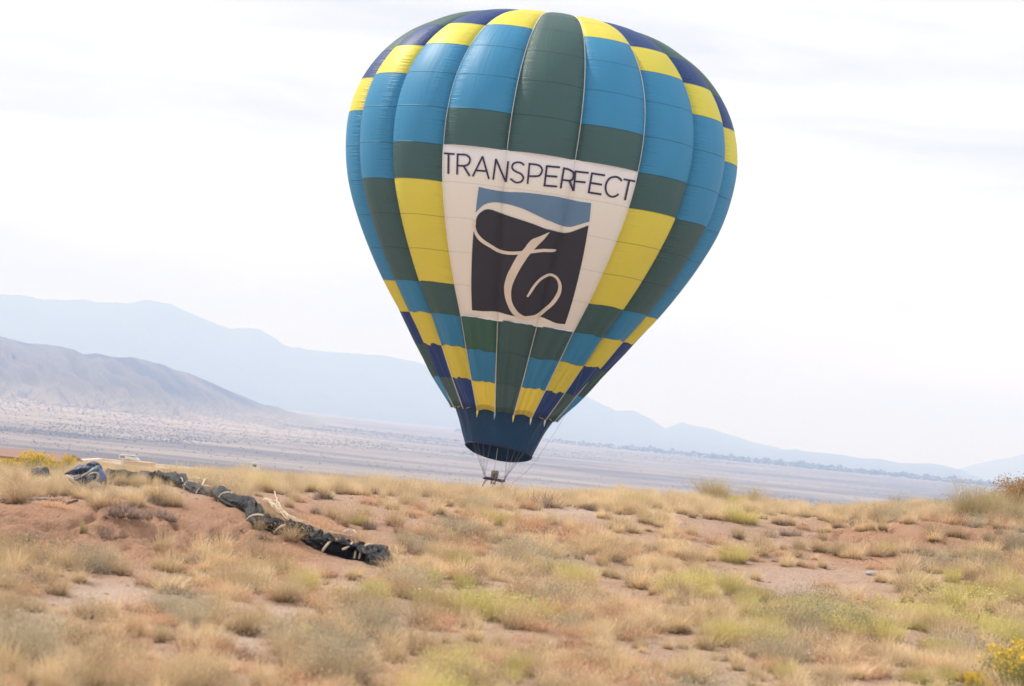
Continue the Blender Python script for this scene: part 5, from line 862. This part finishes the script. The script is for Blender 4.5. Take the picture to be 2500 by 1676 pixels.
# single plants that can be told apart
GRP = {'bunchgrass': 'straw tufts on the slope', 'dark_tuft': 'dark cored straw tufts', 'olive_bush': 'olive bushes on the slope', 'sage_bush': 'grey green sage bushes', 'green_bush': 'yellow green bushes', 'rust_weed': 'rust coloured weeds', 'dead_clump': 'dark dead clumps', 'broom_shrub': 'tall shrubs on the ridge', 'flowering_bush': 'yellow flowering bushes'}
PL = [
 ('broom_shrub', 'broom', 1785, 1238, 66, 1.75, 'large olive grey broom shrub standing up above the ridge right of the balloon mouth', 'shrub'),
 ('broom_shrub', 'broom', 2398, 1280, 100, 1.25, 'tall olive grey shrub of upright stems beside the white post on the ridge', 'shrub'),
 ('broom_shrub', 'broom', 2462, 1276, 76, 1.4, 'grey brown shrub at the right edge in front of the rust coloured tree', 'shrub'),
 ('bunchgrass', 'straw', 2216, 1444, 56, 1.3, 'round spiky straw tuft with a dark base on the bare sand below the right bank', 'grass tuft'),
 ('bunchgrass', 'straw', 2212, 1398, 52, 1.1, 'straw tuft directly behind the round spiky tuft below the right bank', 'grass tuft'),
 ('sage_bush', 'sage', 2275, 1392, 62, 1.4, 'grey green bush at the foot of the eroded right bank', 'bush'),
 ('olive_bush', 'olive', 2136, 1361, 44, 1.3, 'rounded olive bush left of the eroded right bank', 'bush'),
 ('bunchgrass', 'straw', 2088, 1364, 42, .9, 'upright pale tuft just left of the rounded olive bush', 'grass tuft'),
 ('dark_tuft', 'straw', 1779, 1444, 42, 1.5, 'wide straw tuft with a dark core on the sand below the broom shrub', 'grass tuft'),
 ('dark_tuft', 'straw', 1663, 1446, 38, 1.2, 'straw tuft with a dark core left of the widest dark cored tuft', 'grass tuft'),
 ('bunchgrass', 'straw', 1640, 1348, 44, 1.2, 'amber bunchgrass half way up the slope right of the middle', 'grass tuft'),
 ('green_bush', 'snake', 1808, 1277, 40, 2.0, 'wide yellow green clump under the broom shrub on the ridge', 'bush'),
 ('dead_clump', 'dark', 1323, 1242, 34, 1.5, 'dark brown clump at the edge of the pale sand right below the ridge grass', 'clump'),
 ('bunchgrass', 'straw', 1207, 1402, 46, 1.1, 'straw tuft with dark base in the middle of the slope below the burner', 'grass tuft'),
 ('bunchgrass', 'straw', 1034, 1424, 50, 1.4, 'pale domed bunchgrass right of the end of the black plastic roll', 'grass tuft'),
 ('bunchgrass', 'straw', 1464, 1330, 52, 1.2, 'tall pale tuft above rust coloured weeds in the middle of the slope', 'grass tuft'),
 ('rust_weed', 'rust', 1513, 1364, 40, 1.4, 'rust brown weed just below the tall pale tuft on the slope', 'weed'),
 ('rust_weed', 'rust', 1345, 1312, 36, 2.0, 'low wide rust coloured mound of weeds on the upper slope', 'weed'),
 ('sage_bush', 'sage', 1114, 1308, 52, 1.7, 'wide grey green bush on the upper slope right of the black plastic roll', 'bush'),
 ('sage_bush', 'sage', 1012, 1342, 50, 1.6, 'grey green bush lower left of the widest grey green bush', 'bush'),
 ('olive_bush', 'olive', 809, 1263, 38, 1.1, 'olive bush on the red slope right of the cream cords', 'bush'),
 ('olive_bush', 'olive', 888, 1258, 36, 1.0, 'tan bush near the top of the red slope', 'bush'),
 ('rust_weed', 'rust', 789, 1296, 34, 1.2, 'brown weed beside the cream cords', 'weed'),
 ('olive_bush', 'olive', 708, 1324, 44, 1.2, 'olive bush growing right in front of the black plastic roll', 'bush'),
 ('olive_bush', 'olive', 611, 1397, 40, 1.2, 'dark olive bush at the foot of the red bank', 'bush'),
 ('dead_clump', 'broom', 202, 1302, 34, .45, 'small upright grey shrub alone on the red bank', 'shrub'),
 ('dead_clump', 'dark', 268, 1296, 26, 2.2, 'low grey clump right of the small upright grey shrub', 'clump'),
 ('dead_clump', 'dark', 305, 1264, 30, 2.4, 'wide grey purple clump on top of the red bank', 'clump'),
 ('dead_clump', 'dark', 396, 1256, 28, 1.6, 'dark clump on top of the red bank left of the white straps', 'clump'),
 ('olive_bush', 'olive', 85, 1358, 66, 1.5, 'big olive bush at the left on the red bank', 'bush'),
 ('olive_bush', 'olive', 16, 1392, 56, 1.3, 'olive bush at the left edge of the picture', 'bush'),
 ('bunchgrass', 'straw', 415, 1395, 48, 1.5, 'pale domed tuft with a dark core at the foot of the red bank', 'grass tuft'),
 ('olive_bush', 'olive', 238, 1385, 44, 1.2, 'grey green bush at the foot of the red bank at the left', 'bush'),
 ('green_bush', 'snake', 1150, 1512, 76, 2.6, 'bright yellow green bush low in the middle of the foreground', 'bush'),
 ('green_bush', 'snake', 1250, 1520, 72, 2.2, 'bright yellow green bush just right of the brightest one in the middle of the foreground', 'bush'),
 ('green_bush', 'snake', 2195, 1508, 52, 2.4, 'bright yellow green bush in front of the round spiky tuft', 'bush'),
 ('green_bush', 'snake', 2345, 1492, 62, 2.8, 'wide yellow green bush near the right edge of the picture', 'bush'),
 ('green_bush', 'snake', 2381, 1536, 52, 2.4, 'yellow green bush at the edge of the bare pink sand at the right', 'bush'),
 ('sage_bush', 'sage', 1905, 1618, 74, 1.6, 'big blurred grey sage bush low at the right of the foreground', 'bush'),
 ('sage_bush', 'sage', 2370, 1612, 70, 2.0, 'wide blurred grey sage bush behind the yellow flowers in the corner', 'bush'),
 ('rust_weed', 'rust', 2067, 1652, 56, 1.2, 'orange weed low in the foreground right of the big grey sage bush', 'weed'),
 ('dead_clump', 'dark', 745, 1652, 34, 1.6, 'dark grey clump on pink sand at the bottom of the picture', 'clump'),
 ('green_bush', 'snake', 750, 1576, 46, .8, 'small yellow fan of stems in the foreground left of the middle', 'bush'),
 ('flowering_bush', 'flower', 2488, 1706, 128, 1.3, 'dark green bush with bright yellow flower heads in the bottom right corner', 'flowering bush'),
 ('flowering_bush', 'flower', 2376, 1716, 78, .8, 'small sprig of yellow flowers at the bottom edge left of the corner bush', 'flowering bush'),
 ('flowering_bush', 'flower', 22, 1172, 50, 1.6, 'pale yellow flowering bush at the left edge in front of the brown roof', 'flowering bush'),
 ('flowering_bush', 'flower', 84, 1172, 66, 1.0, 'pale yellow flowering bush with the tallest spray in front of the brown roof', 'flowering bush'),
 ('flowering_bush', 'flower', 122, 1172, 44, 1.2, 'low yellow flowering bush in front of the white window of the brown building', 'flowering bush'),
 ('flowering_bush', 'flower', 162, 1174, 60, .5, 'narrow yellow flowering spray beside the corner of the brown building', 'flowering bush'),
 ('rust_tree', 'rusttree', 2492, 1266, 92, .95, 'rust brown leafy tree top behind the ridge at the right edge', 'tree'),
]
HT = {}
for k, ms in PROT.items():
    HT[k] = [np.array([v.co[2] for v in me.vertices]) for me in ms]
    HT[k] = [np.percentile(h, 97) for h in HT[k]]
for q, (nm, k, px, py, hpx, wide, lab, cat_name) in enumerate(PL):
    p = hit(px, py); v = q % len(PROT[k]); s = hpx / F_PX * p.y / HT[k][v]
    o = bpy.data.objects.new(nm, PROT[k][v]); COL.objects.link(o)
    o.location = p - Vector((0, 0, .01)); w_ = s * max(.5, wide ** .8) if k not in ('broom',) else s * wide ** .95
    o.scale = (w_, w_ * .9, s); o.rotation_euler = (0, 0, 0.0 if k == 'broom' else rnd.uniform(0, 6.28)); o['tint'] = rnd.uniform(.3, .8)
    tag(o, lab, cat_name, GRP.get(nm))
# ------------------------------------------------------------------ black plastic roll with its cream straps
def ground_pt(px, py, up=0.0):
    p = hit(px, py); return Vector((p.x, p.y, p.z + up))
def path_pts(L, n, up=0.0):
    Q = np.array([tuple(ground_pt(x, y, 0)) for x, y in L]); t = np.linspace(0, len(Q) - 1, n); P = crom(Q, t)
    P[:, 2] = np.maximum(ground_z(P[:, 0], P[:, 1]), P[:, 2] - .06); P[:, 2] += up if np.isscalar(up) else up
    return P
pm = M('black_plastic', .33, .15)
pm.base(pm.mix(pm.noise(3.0, 4.0), (0.004, 0.004, 0.006), (0.016, 0.016, 0.020)))
pm.bump(pm.math('ADD', pm.noise(5.0, 5.0, .6, dist=1.0), pm.math('MULTIPLY', pm.noise(18.0, 3.0, .6, dist=.6), .4)), 1.0, .07)
cream = plain('cream_strap', (0.60, 0.51, 0.38), .8, .2, .15, 9.0)
def roll_geo(P, rad, seed, n=40):
    rr = np.random.default_rng(seed); m_ = len(P)
    def prof(k, th):
        c = np.cos(th), np.sin(th); s = k * .075
        f = 1 + .55 * (fbm(th * 1.6 + s * .9, np.full_like(th, s * 1.3), seed, 3) - .5) + .85 * (fbm(th * 3.4 + s * 1.5, np.full_like(th, s * 1.1) + th * .6, seed + 5, 3, True) - .6)
        return f * np.where(np.abs(c[0]) > .5, 1.12, .92) * (1 - .28 * np.clip(-c[1], 0, 1))
    # close the noise seam by blending
    def prof2(k, th):
        a = prof(k, th); b = prof(k, th - 2 * np.pi); w = np.clip((th - 5.2) / 1.08, 0, 1); return a * (1 - w) + b * w
    return tube_geo(P, rad, n, True, prof=prof2)
# heights measured so that the ends of the roll taper
main_path = [(418, 1186), (462, 1196), (505, 1212), (560, 1232), (610, 1252), (645, 1284), (690, 1304), (740, 1322), (775, 1342), (820, 1358), (870, 1368), (915, 1378), (950, 1390)]
n = 130; t = np.linspace(0, 1, n)
rad = np.interp(t, [0, .05, .15, .3, .42, .5, .62, .75, .83, .92, .97, 1], [.05, .085, .095, .095, .105, .11, .105, .115, .135, .125, .105, .05]); rad = rad * (.78 + .46 * fbm(t * 19, t * 0, 77, 3))
P = path_pts(main_path, n, 0); P[:, 2] += rad * .45; P[:, 0] += .05 * np.sin(t * 44) ; P[:, 2] += .025 * np.sin(t * 57 + 1)
roll = empty('plastic_roll', tuple(P[n // 2]), 'long crumpled roll of black plastic sheeting lying down the red bank', 'plastic sheet', 'rolls of black plastic')
def rp(name, V, Fq, mat, root, smooth=True):
    V = np.asarray(V).reshape(-1, 3) - np.array(root.location); return link(name, mesh_of(name, V, Fq, smooth), mat, root)
V, Fq = roll_geo(P, rad, 201); rp('plastic_sheet', V, Fq, pm.m, roll)
# loose folds lying over the roll
def fold_geo(P0, P1, w, seed, lift=.05, n=18, m_=9):
    P0, P1 = np.array(P0), np.array(P1); d = P1 - P0; L = np.linalg.norm(d); d /= L; s = np.cross(d, [0, 0, 1.0]); s /= np.linalg.norm(s)
    U_, V_ = np.meshgrid(np.linspace(0, 1, n), np.linspace(-1, 1, m_))
    h = lift * (1 - V_ ** 2) * (1 + .6 * np.sin(U_ * 9 + seed)) + .05 * (fbm(U_ * 4 + seed, V_ * 2.5, seed, 3, True) - .5)
    Q = P0 + U_[..., None] * d * L + (V_ * w * (1 - .5 * U_) + .05 * np.sin(U_ * 5 + seed))[..., None] * s + h[..., None] * np.array([0, 0, 1.0])
    g_ = grid_faces(m_, n); Vf = Q.reshape(-1, 3); return np.concatenate([Vf, Vf - [0, 0, .006]]), [tuple(f) for f in g_] + [tuple(f[::-1] + len(Vf)) for f in g_]
for q, (i0, i1, w) in enumerate(((52, 66, .07), (70, 84, .08), (88, 100, .11), (97, 112, .12), (106, 122, .09), (30, 44, .06))):
    a = P[i0] + [0, -.03, rad[i0] * .75]; b = P[i1] + [0, -.04, rad[i1] * .70]
    V, Fq = fold_geo(a, b, w, 11 + q * 3); rp('plastic_fold', V, Fq, pm.m, roll)
def strap(i, r=.016, lean=.0, a0=-.4, a1=3.4, s=1.13):
    c = P[i]; T = P[min(i + 1, n - 1)] - P[i - 1]; T /= np.linalg.norm(T); a = np.cross(T, [0, 0, 1.0]); a /= np.linalg.norm(a); b = np.cross(a, T)
    th = np.linspace(a0, a1, 16); Q = c + (np.cos(th) * rad[i] * s)[:, None] * a + (np.sin(th) * rad[i] * s)[:, None] * b + (lean * (th - 1.2))[:, None] * T
    return tube_geo(Q, r, 6)
for i, l in ((8, .05), (13, -.05), (20, .12), (33, .06), (52, .09), (66, .05), (78, -.08), (93, .04), (101, .10), (106, -.06), (113, .05)):
    V, Fq = strap(i, lean=l); rp('strap', V, Fq, cream, roll)
for px0, py0, px1, py1 in ((443, 1186, 512, 1194), (488, 1209, 506, 1187), (528, 1190, 558, 1232)):
    a, b = ground_pt(px0, py0, .10), ground_pt(px1, py1, .10); mth = (a + b) / 2 + Vector((0, -.02, .05))
    V, Fq = tube_geo([a, mth, b], .015, 6); rp('strap', V, Fq, cream, roll)

# thinner run of the roll along the crest, and the piece at the far left
def small_roll(name, L, r0, r1, seed, lab, up=.5, n_=70):
    Pq = path_pts(L, n_); rr = np.interp(np.linspace(0, 1, n_), [0, .06, .5, .94, 1], [r0 * .4, r0, (r0 + r1) / 2, r1, r1 * .4]); Pq[:, 2] += rr * up
    root = empty(name, tuple(Pq[n_ // 2]), lab, 'plastic sheet', 'rolls of black plastic'); V, Fq = roll_geo(Pq, rr, seed, 20); rp('plastic_sheet', V, Fq, pm.m, root); return root, Pq, rr
root, Pq, rr = small_roll('plastic_roll', [(240, 1184), (290, 1184), (340, 1185), (380, 1185), (420, 1188), (446, 1194)], .115, .12, 301, 'low run of black plastic along the crest right of the blue tarp heap', 1.0)
V, Fq = tube_geo(Pq + np.array([0, -.05, .07]), .008, 5); rp('strap', V, Fq, cream, root)
root, Pq, rr = small_roll('plastic_roll', [(-80, 1166), (-20, 1170), (40, 1172), (75, 1176), (112, 1182)], .075, .105, 303, 'end of black plastic roll in the grass at the left edge of the picture', 1.0)
V, Fq = tube_geo([Pq[-1] + [-.02, -.02, -.06], Pq[-1] + [.06, -.04, .02], Pq[-1] + [.13, -.04, -.01], Pq[-1] + [.16, -.04, -.05]], [.05, .045, .03, .02], 8); rp('white_end', V, Fq, plain('white_plastic', (0.60, 0.58, 0.54), .7), root)
V, Fq = tube_geo([np.array(ground_pt(-6, 1168, .12)), np.array(ground_pt(2, 1178, .06)), np.array(ground_pt(5, 1190, .02))], [.03, .035, .02], 8); rp('white_end', V, Fq, bpy.data.materials['white_plastic'], root)

# cream cords running down the slope behind the roll
cords = empty('cord_bundle', tuple(ground_pt(740, 1290)), 'bundle of cream cords lying down the slope behind the black plastic roll', 'cords')
for q in range(9):
    d = q * 1.7
    L = [(640 + d * 1.5, 1226 + d * .6), (668 + d, 1240 + d * .5), (700, 1263 + d * .4 + 2), (745, 1288 + d * .5), (790, 1305 + d * .6), (830, 1312 + d * .5), (862, 1320 + d * .6 - 4)]
    L = [(x + rnd.uniform(-4, 4), y + rnd.uniform(-2.2, 2.2)) for x, y in L]; Pc = path_pts(L, 46, .02 + .012 * q * .5); Pc[:, 2] += .03 * np.abs(np.sin(np.linspace(0, 9, 46) + q))
    V, Fq = tube_geo(Pc, .0085, 5); rp('cord', V, Fq, cream, cords)
for L, u in (([(668, 1205), (676, 1225), (686, 1242), (700, 1266)], .035), ([(838, 1302), (852, 1299), (866, 1304), (868, 1318), (861, 1326)], .03), ([(846, 1308), (860, 1312), (865, 1326)], .03)):
    Pc = path_pts(L, 24, u); V, Fq = tube_geo(Pc, .009, 6); rp('cord', V, Fq, cream, cords)
# loop of pale hose to the right of the end of the roll
g0 = ground_pt(957, 1364, 0); lp = []
for t_ in np.linspace(-.4, 5.6, 34): lp.append((g0.x + .055 * math.cos(t_ + 1.9), g0.y - .02 * math.sin(t_), g0.z + .09 + .10 * math.sin(t_ + 1.9)))
lp += [(g0.x + .10, g0.y, g0.z + .03), (g0.x + .13, g0.y, g0.z + .075), (g0.x + .17, g0.y, g0.z + .06)]
V, Fq = tube_geo(lp, .0065, 6)
o = link('wire_loop', mesh_of('wire_loop', V, Fq), cream); tag(o, 'thin pale loop of hose standing up right of the end of the black roll', 'hose')

# grey and black hose along the top of the red bank
hp = path_pts([(-60, 1228), (0, 1227), (30, 1223), (70, 1221), (110, 1221), (140, 1224), (165, 1229), (188, 1228)], 80, .03)
hm = M('grey_hose', .5, .4); hm.base(hm.mix(hm.ramp(hm.noise(1.2, 2.0), [(.56, 0.0), (.66, 1.0)]), (.03, .027, .035), (.36, .34, .36)))
V, Fq = tube_geo(hp, np.interp(np.linspace(0, 1, 80), [0, .5, 1], [.032, .022, .016]), 8)
tag(link('hose', mesh_of('hose', V, Fq), hm.m), 'grey and black hose lying along the top edge of the red bank at the left', 'hose')

# heap of blue tarpaulin: several crumpled folded lengths piled on each other
h0 = ground_pt(208, 1206); tarp = empty('tarp_heap', tuple(h0), 'crumpled heap of blue, navy and cream tarpaulin lying on the crest at the left', 'tarpaulin')
sc_ = h0.y / F_PX
def tp3(px, py, dy=0.0):
    """a point of the heap: offsets from its foot in metres, in the plane facing the path"""
    p = P3(px, py, h0.y + dy); return np.array(p)
def tmat(name, c, r=.45):
    m_ = M(name, r, .5); m_.base(m_.mix(m_.noise(5.0, 3.0), tuple(x * .75 for x in c), tuple(x * 1.2 for x in c))); m_.bump(m_.noise(12.0, 4.0, .6, dist=.8), .8, .03); return m_.m
tn, tb, tsk, tcr = tmat('tarp_navy', (0.020, 0.035, 0.085)), tmat('tarp_blue', (0.09, 0.17, 0.42)), tmat('tarp_slate', (0.11, 0.20, 0.26)), tmat('tarp_cream', (0.46, 0.42, 0.34))
def lump(name, pts, rads, mat, seed, n_=22, flat=1.0):
    P_ = crom(np.array(pts), np.linspace(0, len(pts) - 1, 34)); R_ = crom(np.array(rads), np.linspace(0, len(rads) - 1, 34))
    def prof(k, th):
        f = 1 + .5 * (fbm(np.cos(th) * 1.6 + k * .11 + 5, np.sin(th) * 1.6 + k * .05 + 5, seed, 3, True) - .55); return f
    V, Fq = tube_geo(P_, np.maximum(R_, .004), n_, True, prof=prof); rp(name, V, Fq, mat, tarp)
lump('tarp_fold', [tp3(158, 1158), tp3(178, 1152, .05), tp3(200, 1148, .08), tp3(222, 1150, .08), tp3(240, 1160, .05)], [.008, .045, .07, .075, .05], tn, 1)
lump('tarp_fold', [tp3(200, 1150, .1), tp3(214, 1138, .1), tp3(228, 1135, .1), tp3(240, 1142, .08), tp3(246, 1152, .06)], [.02, .035, .045, .045, .03], tn, 2)
lump('tarp_top', [tp3(216, 1133, .1), tp3(228, 1130.5, .1), tp3(238, 1134, .1)], [.008, .018, .01], tsk, 3)
lump('tarp_fold', [tp3(206, 1168, -.06), tp3(218, 1156, -.08), tp3(232, 1146, -.08), tp3(243, 1139, -.05)], [.02, .028, .03, .02], tsk, 4)
lump('tarp_fold', [tp3(240, 1146, -.03), tp3(247, 1156, -.06), tp3(248, 1168, -.08), tp3(243, 1176, -.08)], [.025, .045, .05, .025], tb, 5)
lump('tarp_fold', [tp3(170, 1168, -.03), tp3(190, 1172, -.06), tp3(212, 1176, -.08), tp3(232, 1178, -.08), tp3(246, 1180, -.04)], [.03, .075, .085, .07, .04], tn, 6)
lump('tarp_fold', [tp3(162, 1160, -.05), tp3(172, 1168, -.1), tp3(186, 1178, -.12), tp3(196, 1188, -.12)], [.008, .022, .028, .018], tcr, 7)
lump('tarp_fold', [tp3(196, 1164, -.12), tp3(206, 1160, -.14), tp3(220, 1150, -.13)], [.006, .014, .006], tcr, 8)
lump('tarp_fold', [tp3(210, 1164, -.15), tp3(224, 1156, -.16), tp3(238, 1156, -.16), tp3(240, 1166, -.16), tp3(230, 1174, -.16), tp3(214, 1174, -.16)], [.006, .011, .012, .012, .011, .006], tcr, 9)
lump('tarp_fold', [tp3(212, 1169, -.15), tp3(222, 1164, -.16), tp3(232, 1165, -.16)], [.008, .016, .008], tsk, 12)
lump('tarp_fold', [tp3(200, 1182, -.12), tp3(210, 1190, -.14), tp3(216, 1198, -.14)], [.03, .04, .025], tn, 10)
lump('tarp_fold', [tp3(216, 1184, -.14), tp3(230, 1182, -.16), tp3(244, 1188, -.16), tp3(251, 1196, -.12)], [.03, .036, .030, .008], tcr, 11)
lump('tarp_fold', [tp3(250, 1152, .0), tp3(256, 1164, -.02), tp3(258, 1180, -.02), tp3(258, 1196, 0)], [.01, .016, .018, .012], tmat('tarp_brown', (0.16, 0.10, 0.075)), 13)
lump('tarp_fold', [tp3(182, 1172, -.14), tp3(196, 1168, -.15), tp3(208, 1162, -.15)], [.012, .022, .012], tmat('tarp_dark', (0.03, 0.02, 0.035)), 14)

# stone on the bare sand, sticks, and the white post behind the ridge
V, Fq = stone_geo((0, 0, .02), (.17, .11, .075), 5)
g0 = ground_pt(2127, 1405)
o = link('stone', mesh_of('stone', V, Fq, False), plain('grey_stone', (0.36, 0.34, 0.34), .9, .2, .3, 12.0), loc=g0); o.modifiers.new('b', 'BEVEL').width = .012
tag(o, 'pale grey stone lying alone on the bare sand at the right', 'stone')
stk = plain('dry_stick', (0.20, 0.12, 0.08), .9, .2, .3, 30)
for L, r_, lab in (([(1722, 1334), (1740, 1342), (1762, 1353), (1778, 1364)], .008, 'thin brown stick lying on the sand under the broom shrub'),
              ([(2098, 1350), (2120, 1362), (2150, 1378), (2172, 1388)], .009, 'long thin dark stick under the rounded olive bush'),
              ([(1948, 1326), (1956, 1330), (1962, 1333)], .012, 'short thick stick on the sand beside a straw tuft')):
    Pq = path_pts(L, 14, .012); V, Fq = tube_geo(Pq, np.linspace(r_, r_ * .5, 14), 6); tag(link('stick', mesh_of('stick', V, Fq), stk), lab, 'stick', 'dry sticks on the sand')
pp = P3(2338, 1224, 62.0); pt_ = P3(2345, 1199, 62.0); gz = float(ground_z(np.array([pp.x]), np.array([62.0]))[0])
Q = [(pp.x - .12, 62.0, gz - .1), (pp.x - .02, 62, pp.z - .4), tuple(pp), tuple(P3(2341, 1211, 62)), tuple(P3(2344, 1201, 62)), tuple(P3(2346.5, 1198.7, 62)), tuple(P3(2349, 1200, 62))]
V, Fq = tube_geo(Q, [.028, .028, .028, .027, .026, .02, .012], 8)
tag(link('marker_post', mesh_of('marker_post', V, Fq), plain('white_fibreglass', (0.85, 0.85, 0.84), .4, .5, .03)), 'slender white post with bent tip behind the ridge at the right', 'post')

# ------------------------------------------------------------------ buildings below the ridge at the left
def wbox(x0, x1, y0, y1, z0, z1): return box_geo(((x0 + x1) / 2, (y0 + y1) / 2, (z0 + z1) / 2), (x1 - x0, y1 - y0, z1 - z0))
def bobj(name, geo, mat, root, smooth=False):
    V, Fq = geo; return rp(name, V, Fq, mat, root, smooth)
stucco = plain('tan_stucco', (0.52, 0.38, 0.27), .95, .1, .08, 1.5); cop = plain('pale_coping', (0.78, 0.70, 0.60), .8, .2, .05)
brown = plain('brown_metal_roof', (0.27, 0.150, 0.115), .7, .3, .12, .8); whitew = plain('white_wall_panel', (0.72, 0.74, 0.76), .7, .3, .05)
D1 = 140.0
zg = float(plain_z(np.array([-25.0]), np.array([D1]))[0])
pl, pr = P3(-10, 1098, D1), P3(157, 1114, D1); xl, xr, zt = pl.x - 6, pr.x, (pl.z + pr.z) / 2 + 0.0
hA = empty('brown_building', (xl, D1, zg), 'low brown roofed building behind the yellow flowers at the left edge', 'building')
bobj('wall', wbox(xl + .3, xr - .5, D1 + .4, D1 + 6, zg, zt - .30), plain('brown_wall', (0.33, 0.22, 0.17), .9, .1), hA)
V = np.array([(xl, D1 - .1, zt - .34), (xr, D1 - .1, zt - .34), (xr, D1 + 3.2, zt + .02), (xl, D1 + 3.2, zt + .02), (xr, D1 + 6.6, zt - .34), (xl, D1 + 6.6, zt - .34)])
V = np.concatenate([V, V - [0, 0, .08]]); Fq = [(0, 1, 2, 3), (3, 2, 4, 5), (7, 6, 9, 8), (8, 9, 11, 10), (0, 6, 7, 1), (1, 7, 8, 2), (2, 8, 10, 4), (4, 10, 11, 5), (5, 11, 9, 3), (3, 9, 6, 0)]
rf = bobj('roof', (V, Fq), brown, hA)
g_ = [tube_geo([(x, D1 - .1, zt - .33), (x, D1 + 3.2, zt + .03)], .02, 4) for x in np.arange(xl + .4, xr, .45)]
bobj('roof_rib', join(*g_), brown, rf)
bobj('ridge_cap', wbox(P3(100, 1100, D1).x, P3(136, 1100, D1).x, D1 + 3.0, D1 + 3.4, zt + .0, zt + .05), cop, rf)
a, b = P3(99, 1117, D1), P3(149, 1131, D1)
wz0, wz1 = P3(125, 1131, D1).z, P3(125, 1117.5, D1).z
w = bobj('window', wbox(a.x, b.x, D1 + .30, D1 + .42, wz0 - .2, min(wz1, zt - .36)), whitew, hA)
bobj('pane', wbox(a.x + .68, b.x - .08, D1 + .26, D1 + .31, wz0 - .1, min(wz1, zt - .36) - .06), plain('bluish_glass', (0.50, 0.60, 0.66), .15, .6), w)
D2 = 150.0
zg2 = float(plain_z(np.array([-20.0]), np.array([D2]))[0])
a, b = P3(352, 1142, D2), P3(600, 1142 + 24, D2); x0, x1 = P3(180, 1140, D2).x, b.x
zt2 = P3(450, 1149, D2).z
hB = empty('adobe_building', (x0, D2, zg2), 'long flat roofed tan building with pale coping behind the ridge grass at the left', 'building')
bobj('wall', wbox(x0, x1, D2, D2 + 9, zg2, zt2 - .12), stucco, hB)
bobj('coping', wbox(x0 - .06, x1 + .06, D2 - .06, D2 + .3, zt2 - .12, zt2), cop, hB)
bobj('coping', wbox(x0 - .06, x1 + .06, D2 + 8.7, D2 + 9.06, zt2 - .12, zt2), cop, hB)
bobj('coping', wbox(x1 - .3, x1 + .06, D2 + .3, D2 + 8.7, zt2 - .12, zt2), cop, hB)
bobj('coping', wbox(x0 - .06, x0 + .3, D2 + .3, D2 + 8.7, zt2 - .12, zt2), cop, hB)
bobj('roof', wbox(x0 + .3, x1 - .3, D2 + .3, D2 + 8.7, zt2 - .5, zt2 - .35), plain('grey_roof', (0.4, 0.38, 0.36), .9), hB)
bx0, bx1 = P3(300, 1125, D2).x, P3(362, 1140, D2).x; zb = P3(330, 1128, D2).z
bobj('parapet', wbox(bx0, bx1, D2 + .5, D2 + 3, zt2 - .10, zb), stucco, hB)
# roof top coolers
white = plain('cooler_white', (0.74, 0.73, 0.71), .5, .4, .05); grille = plain('grille_dark', (0.10, 0.10, 0.11), .7)
D3 = 151.5
a, b = P3(291, 1111, D3), P3(336, 1123, D3); z1 = P3(300, 1112, D3).z; z0 = P3(322, 1125, D3).z
c1 = empty('rooftop_cooler', (a.x, D3, z0), 'wide white rooftop cooler with a vent grille at its left end, above the tan building', 'cooler', 'rooftop coolers')
bobj('casing', wbox(a.x, a.x + .42, D3, D3 + 1, z0 + .05, z1), white, c1)
V = np.array([(a.x + .42, D3, z0 + .08), (b.x, D3, z0 - .02), (b.x, D3, z0 + .10), (b.x - .18, D3, z1 - .06), (a.x + .42, D3, z1)]); V = np.concatenate([V, V + [0, 1.0, 0]])
bobj('duct', (V, [(0, 1, 2, 3, 4), (9, 8, 7, 6, 5), (0, 5, 6, 1), (1, 6, 7, 2), (2, 7, 8, 3), (3, 8, 9, 4), (4, 9, 5, 0)]), white, c1)
bobj('lower_edge', wbox(a.x + .6, b.x - .03, D3 + .05, D3 + .9, z0 - .09, z0 - .022), grille, c1)
for q in range(5): bobj('slat', wbox(a.x + .07 + q * .06, a.x + .105 + q * .06, D3 - .012, D3 + .002, z1 - .17, z1 - .05), grille, c1)
bobj('lid', wbox(a.x - .03, b.x - .15, D3 - .03, D3 + 1.03, z1 + .002, z1 + .03), plain('cooler_lid', (0.55, 0.54, 0.54), .5), c1)
bobj('stand', wbox(a.x + .1, a.x + .6, D3 + .2, D3 + .8, zt2 - .5, z0 + .05), white, c1)
a, b = P3(615, 1131, D3), P3(633, 1142, D3)
c2 = empty('rooftop_cooler', (a.x, D3, b.z), 'small square white rooftop cooler with a dark grille right of the tan building wall', 'cooler', 'rooftop coolers')
bobj('casing', wbox(a.x, b.x, D3, D3 + .6, b.z - .25, a.z), white, c2)
bobj('grille', wbox(a.x + .05, a.x + .30, D3 - .015, D3 + .002, b.z, a.z - .07), grille, c2)
bobj('lid', wbox(a.x - .02, b.x + .06, D3 - .02, D3 + .62, a.z + .002, a.z + .025), white, c2)
bobj('stand', wbox(a.x + .1, b.x - .1, D3 + .1, D3 + .5, zt2 - .5, b.z - .252), white, c2)
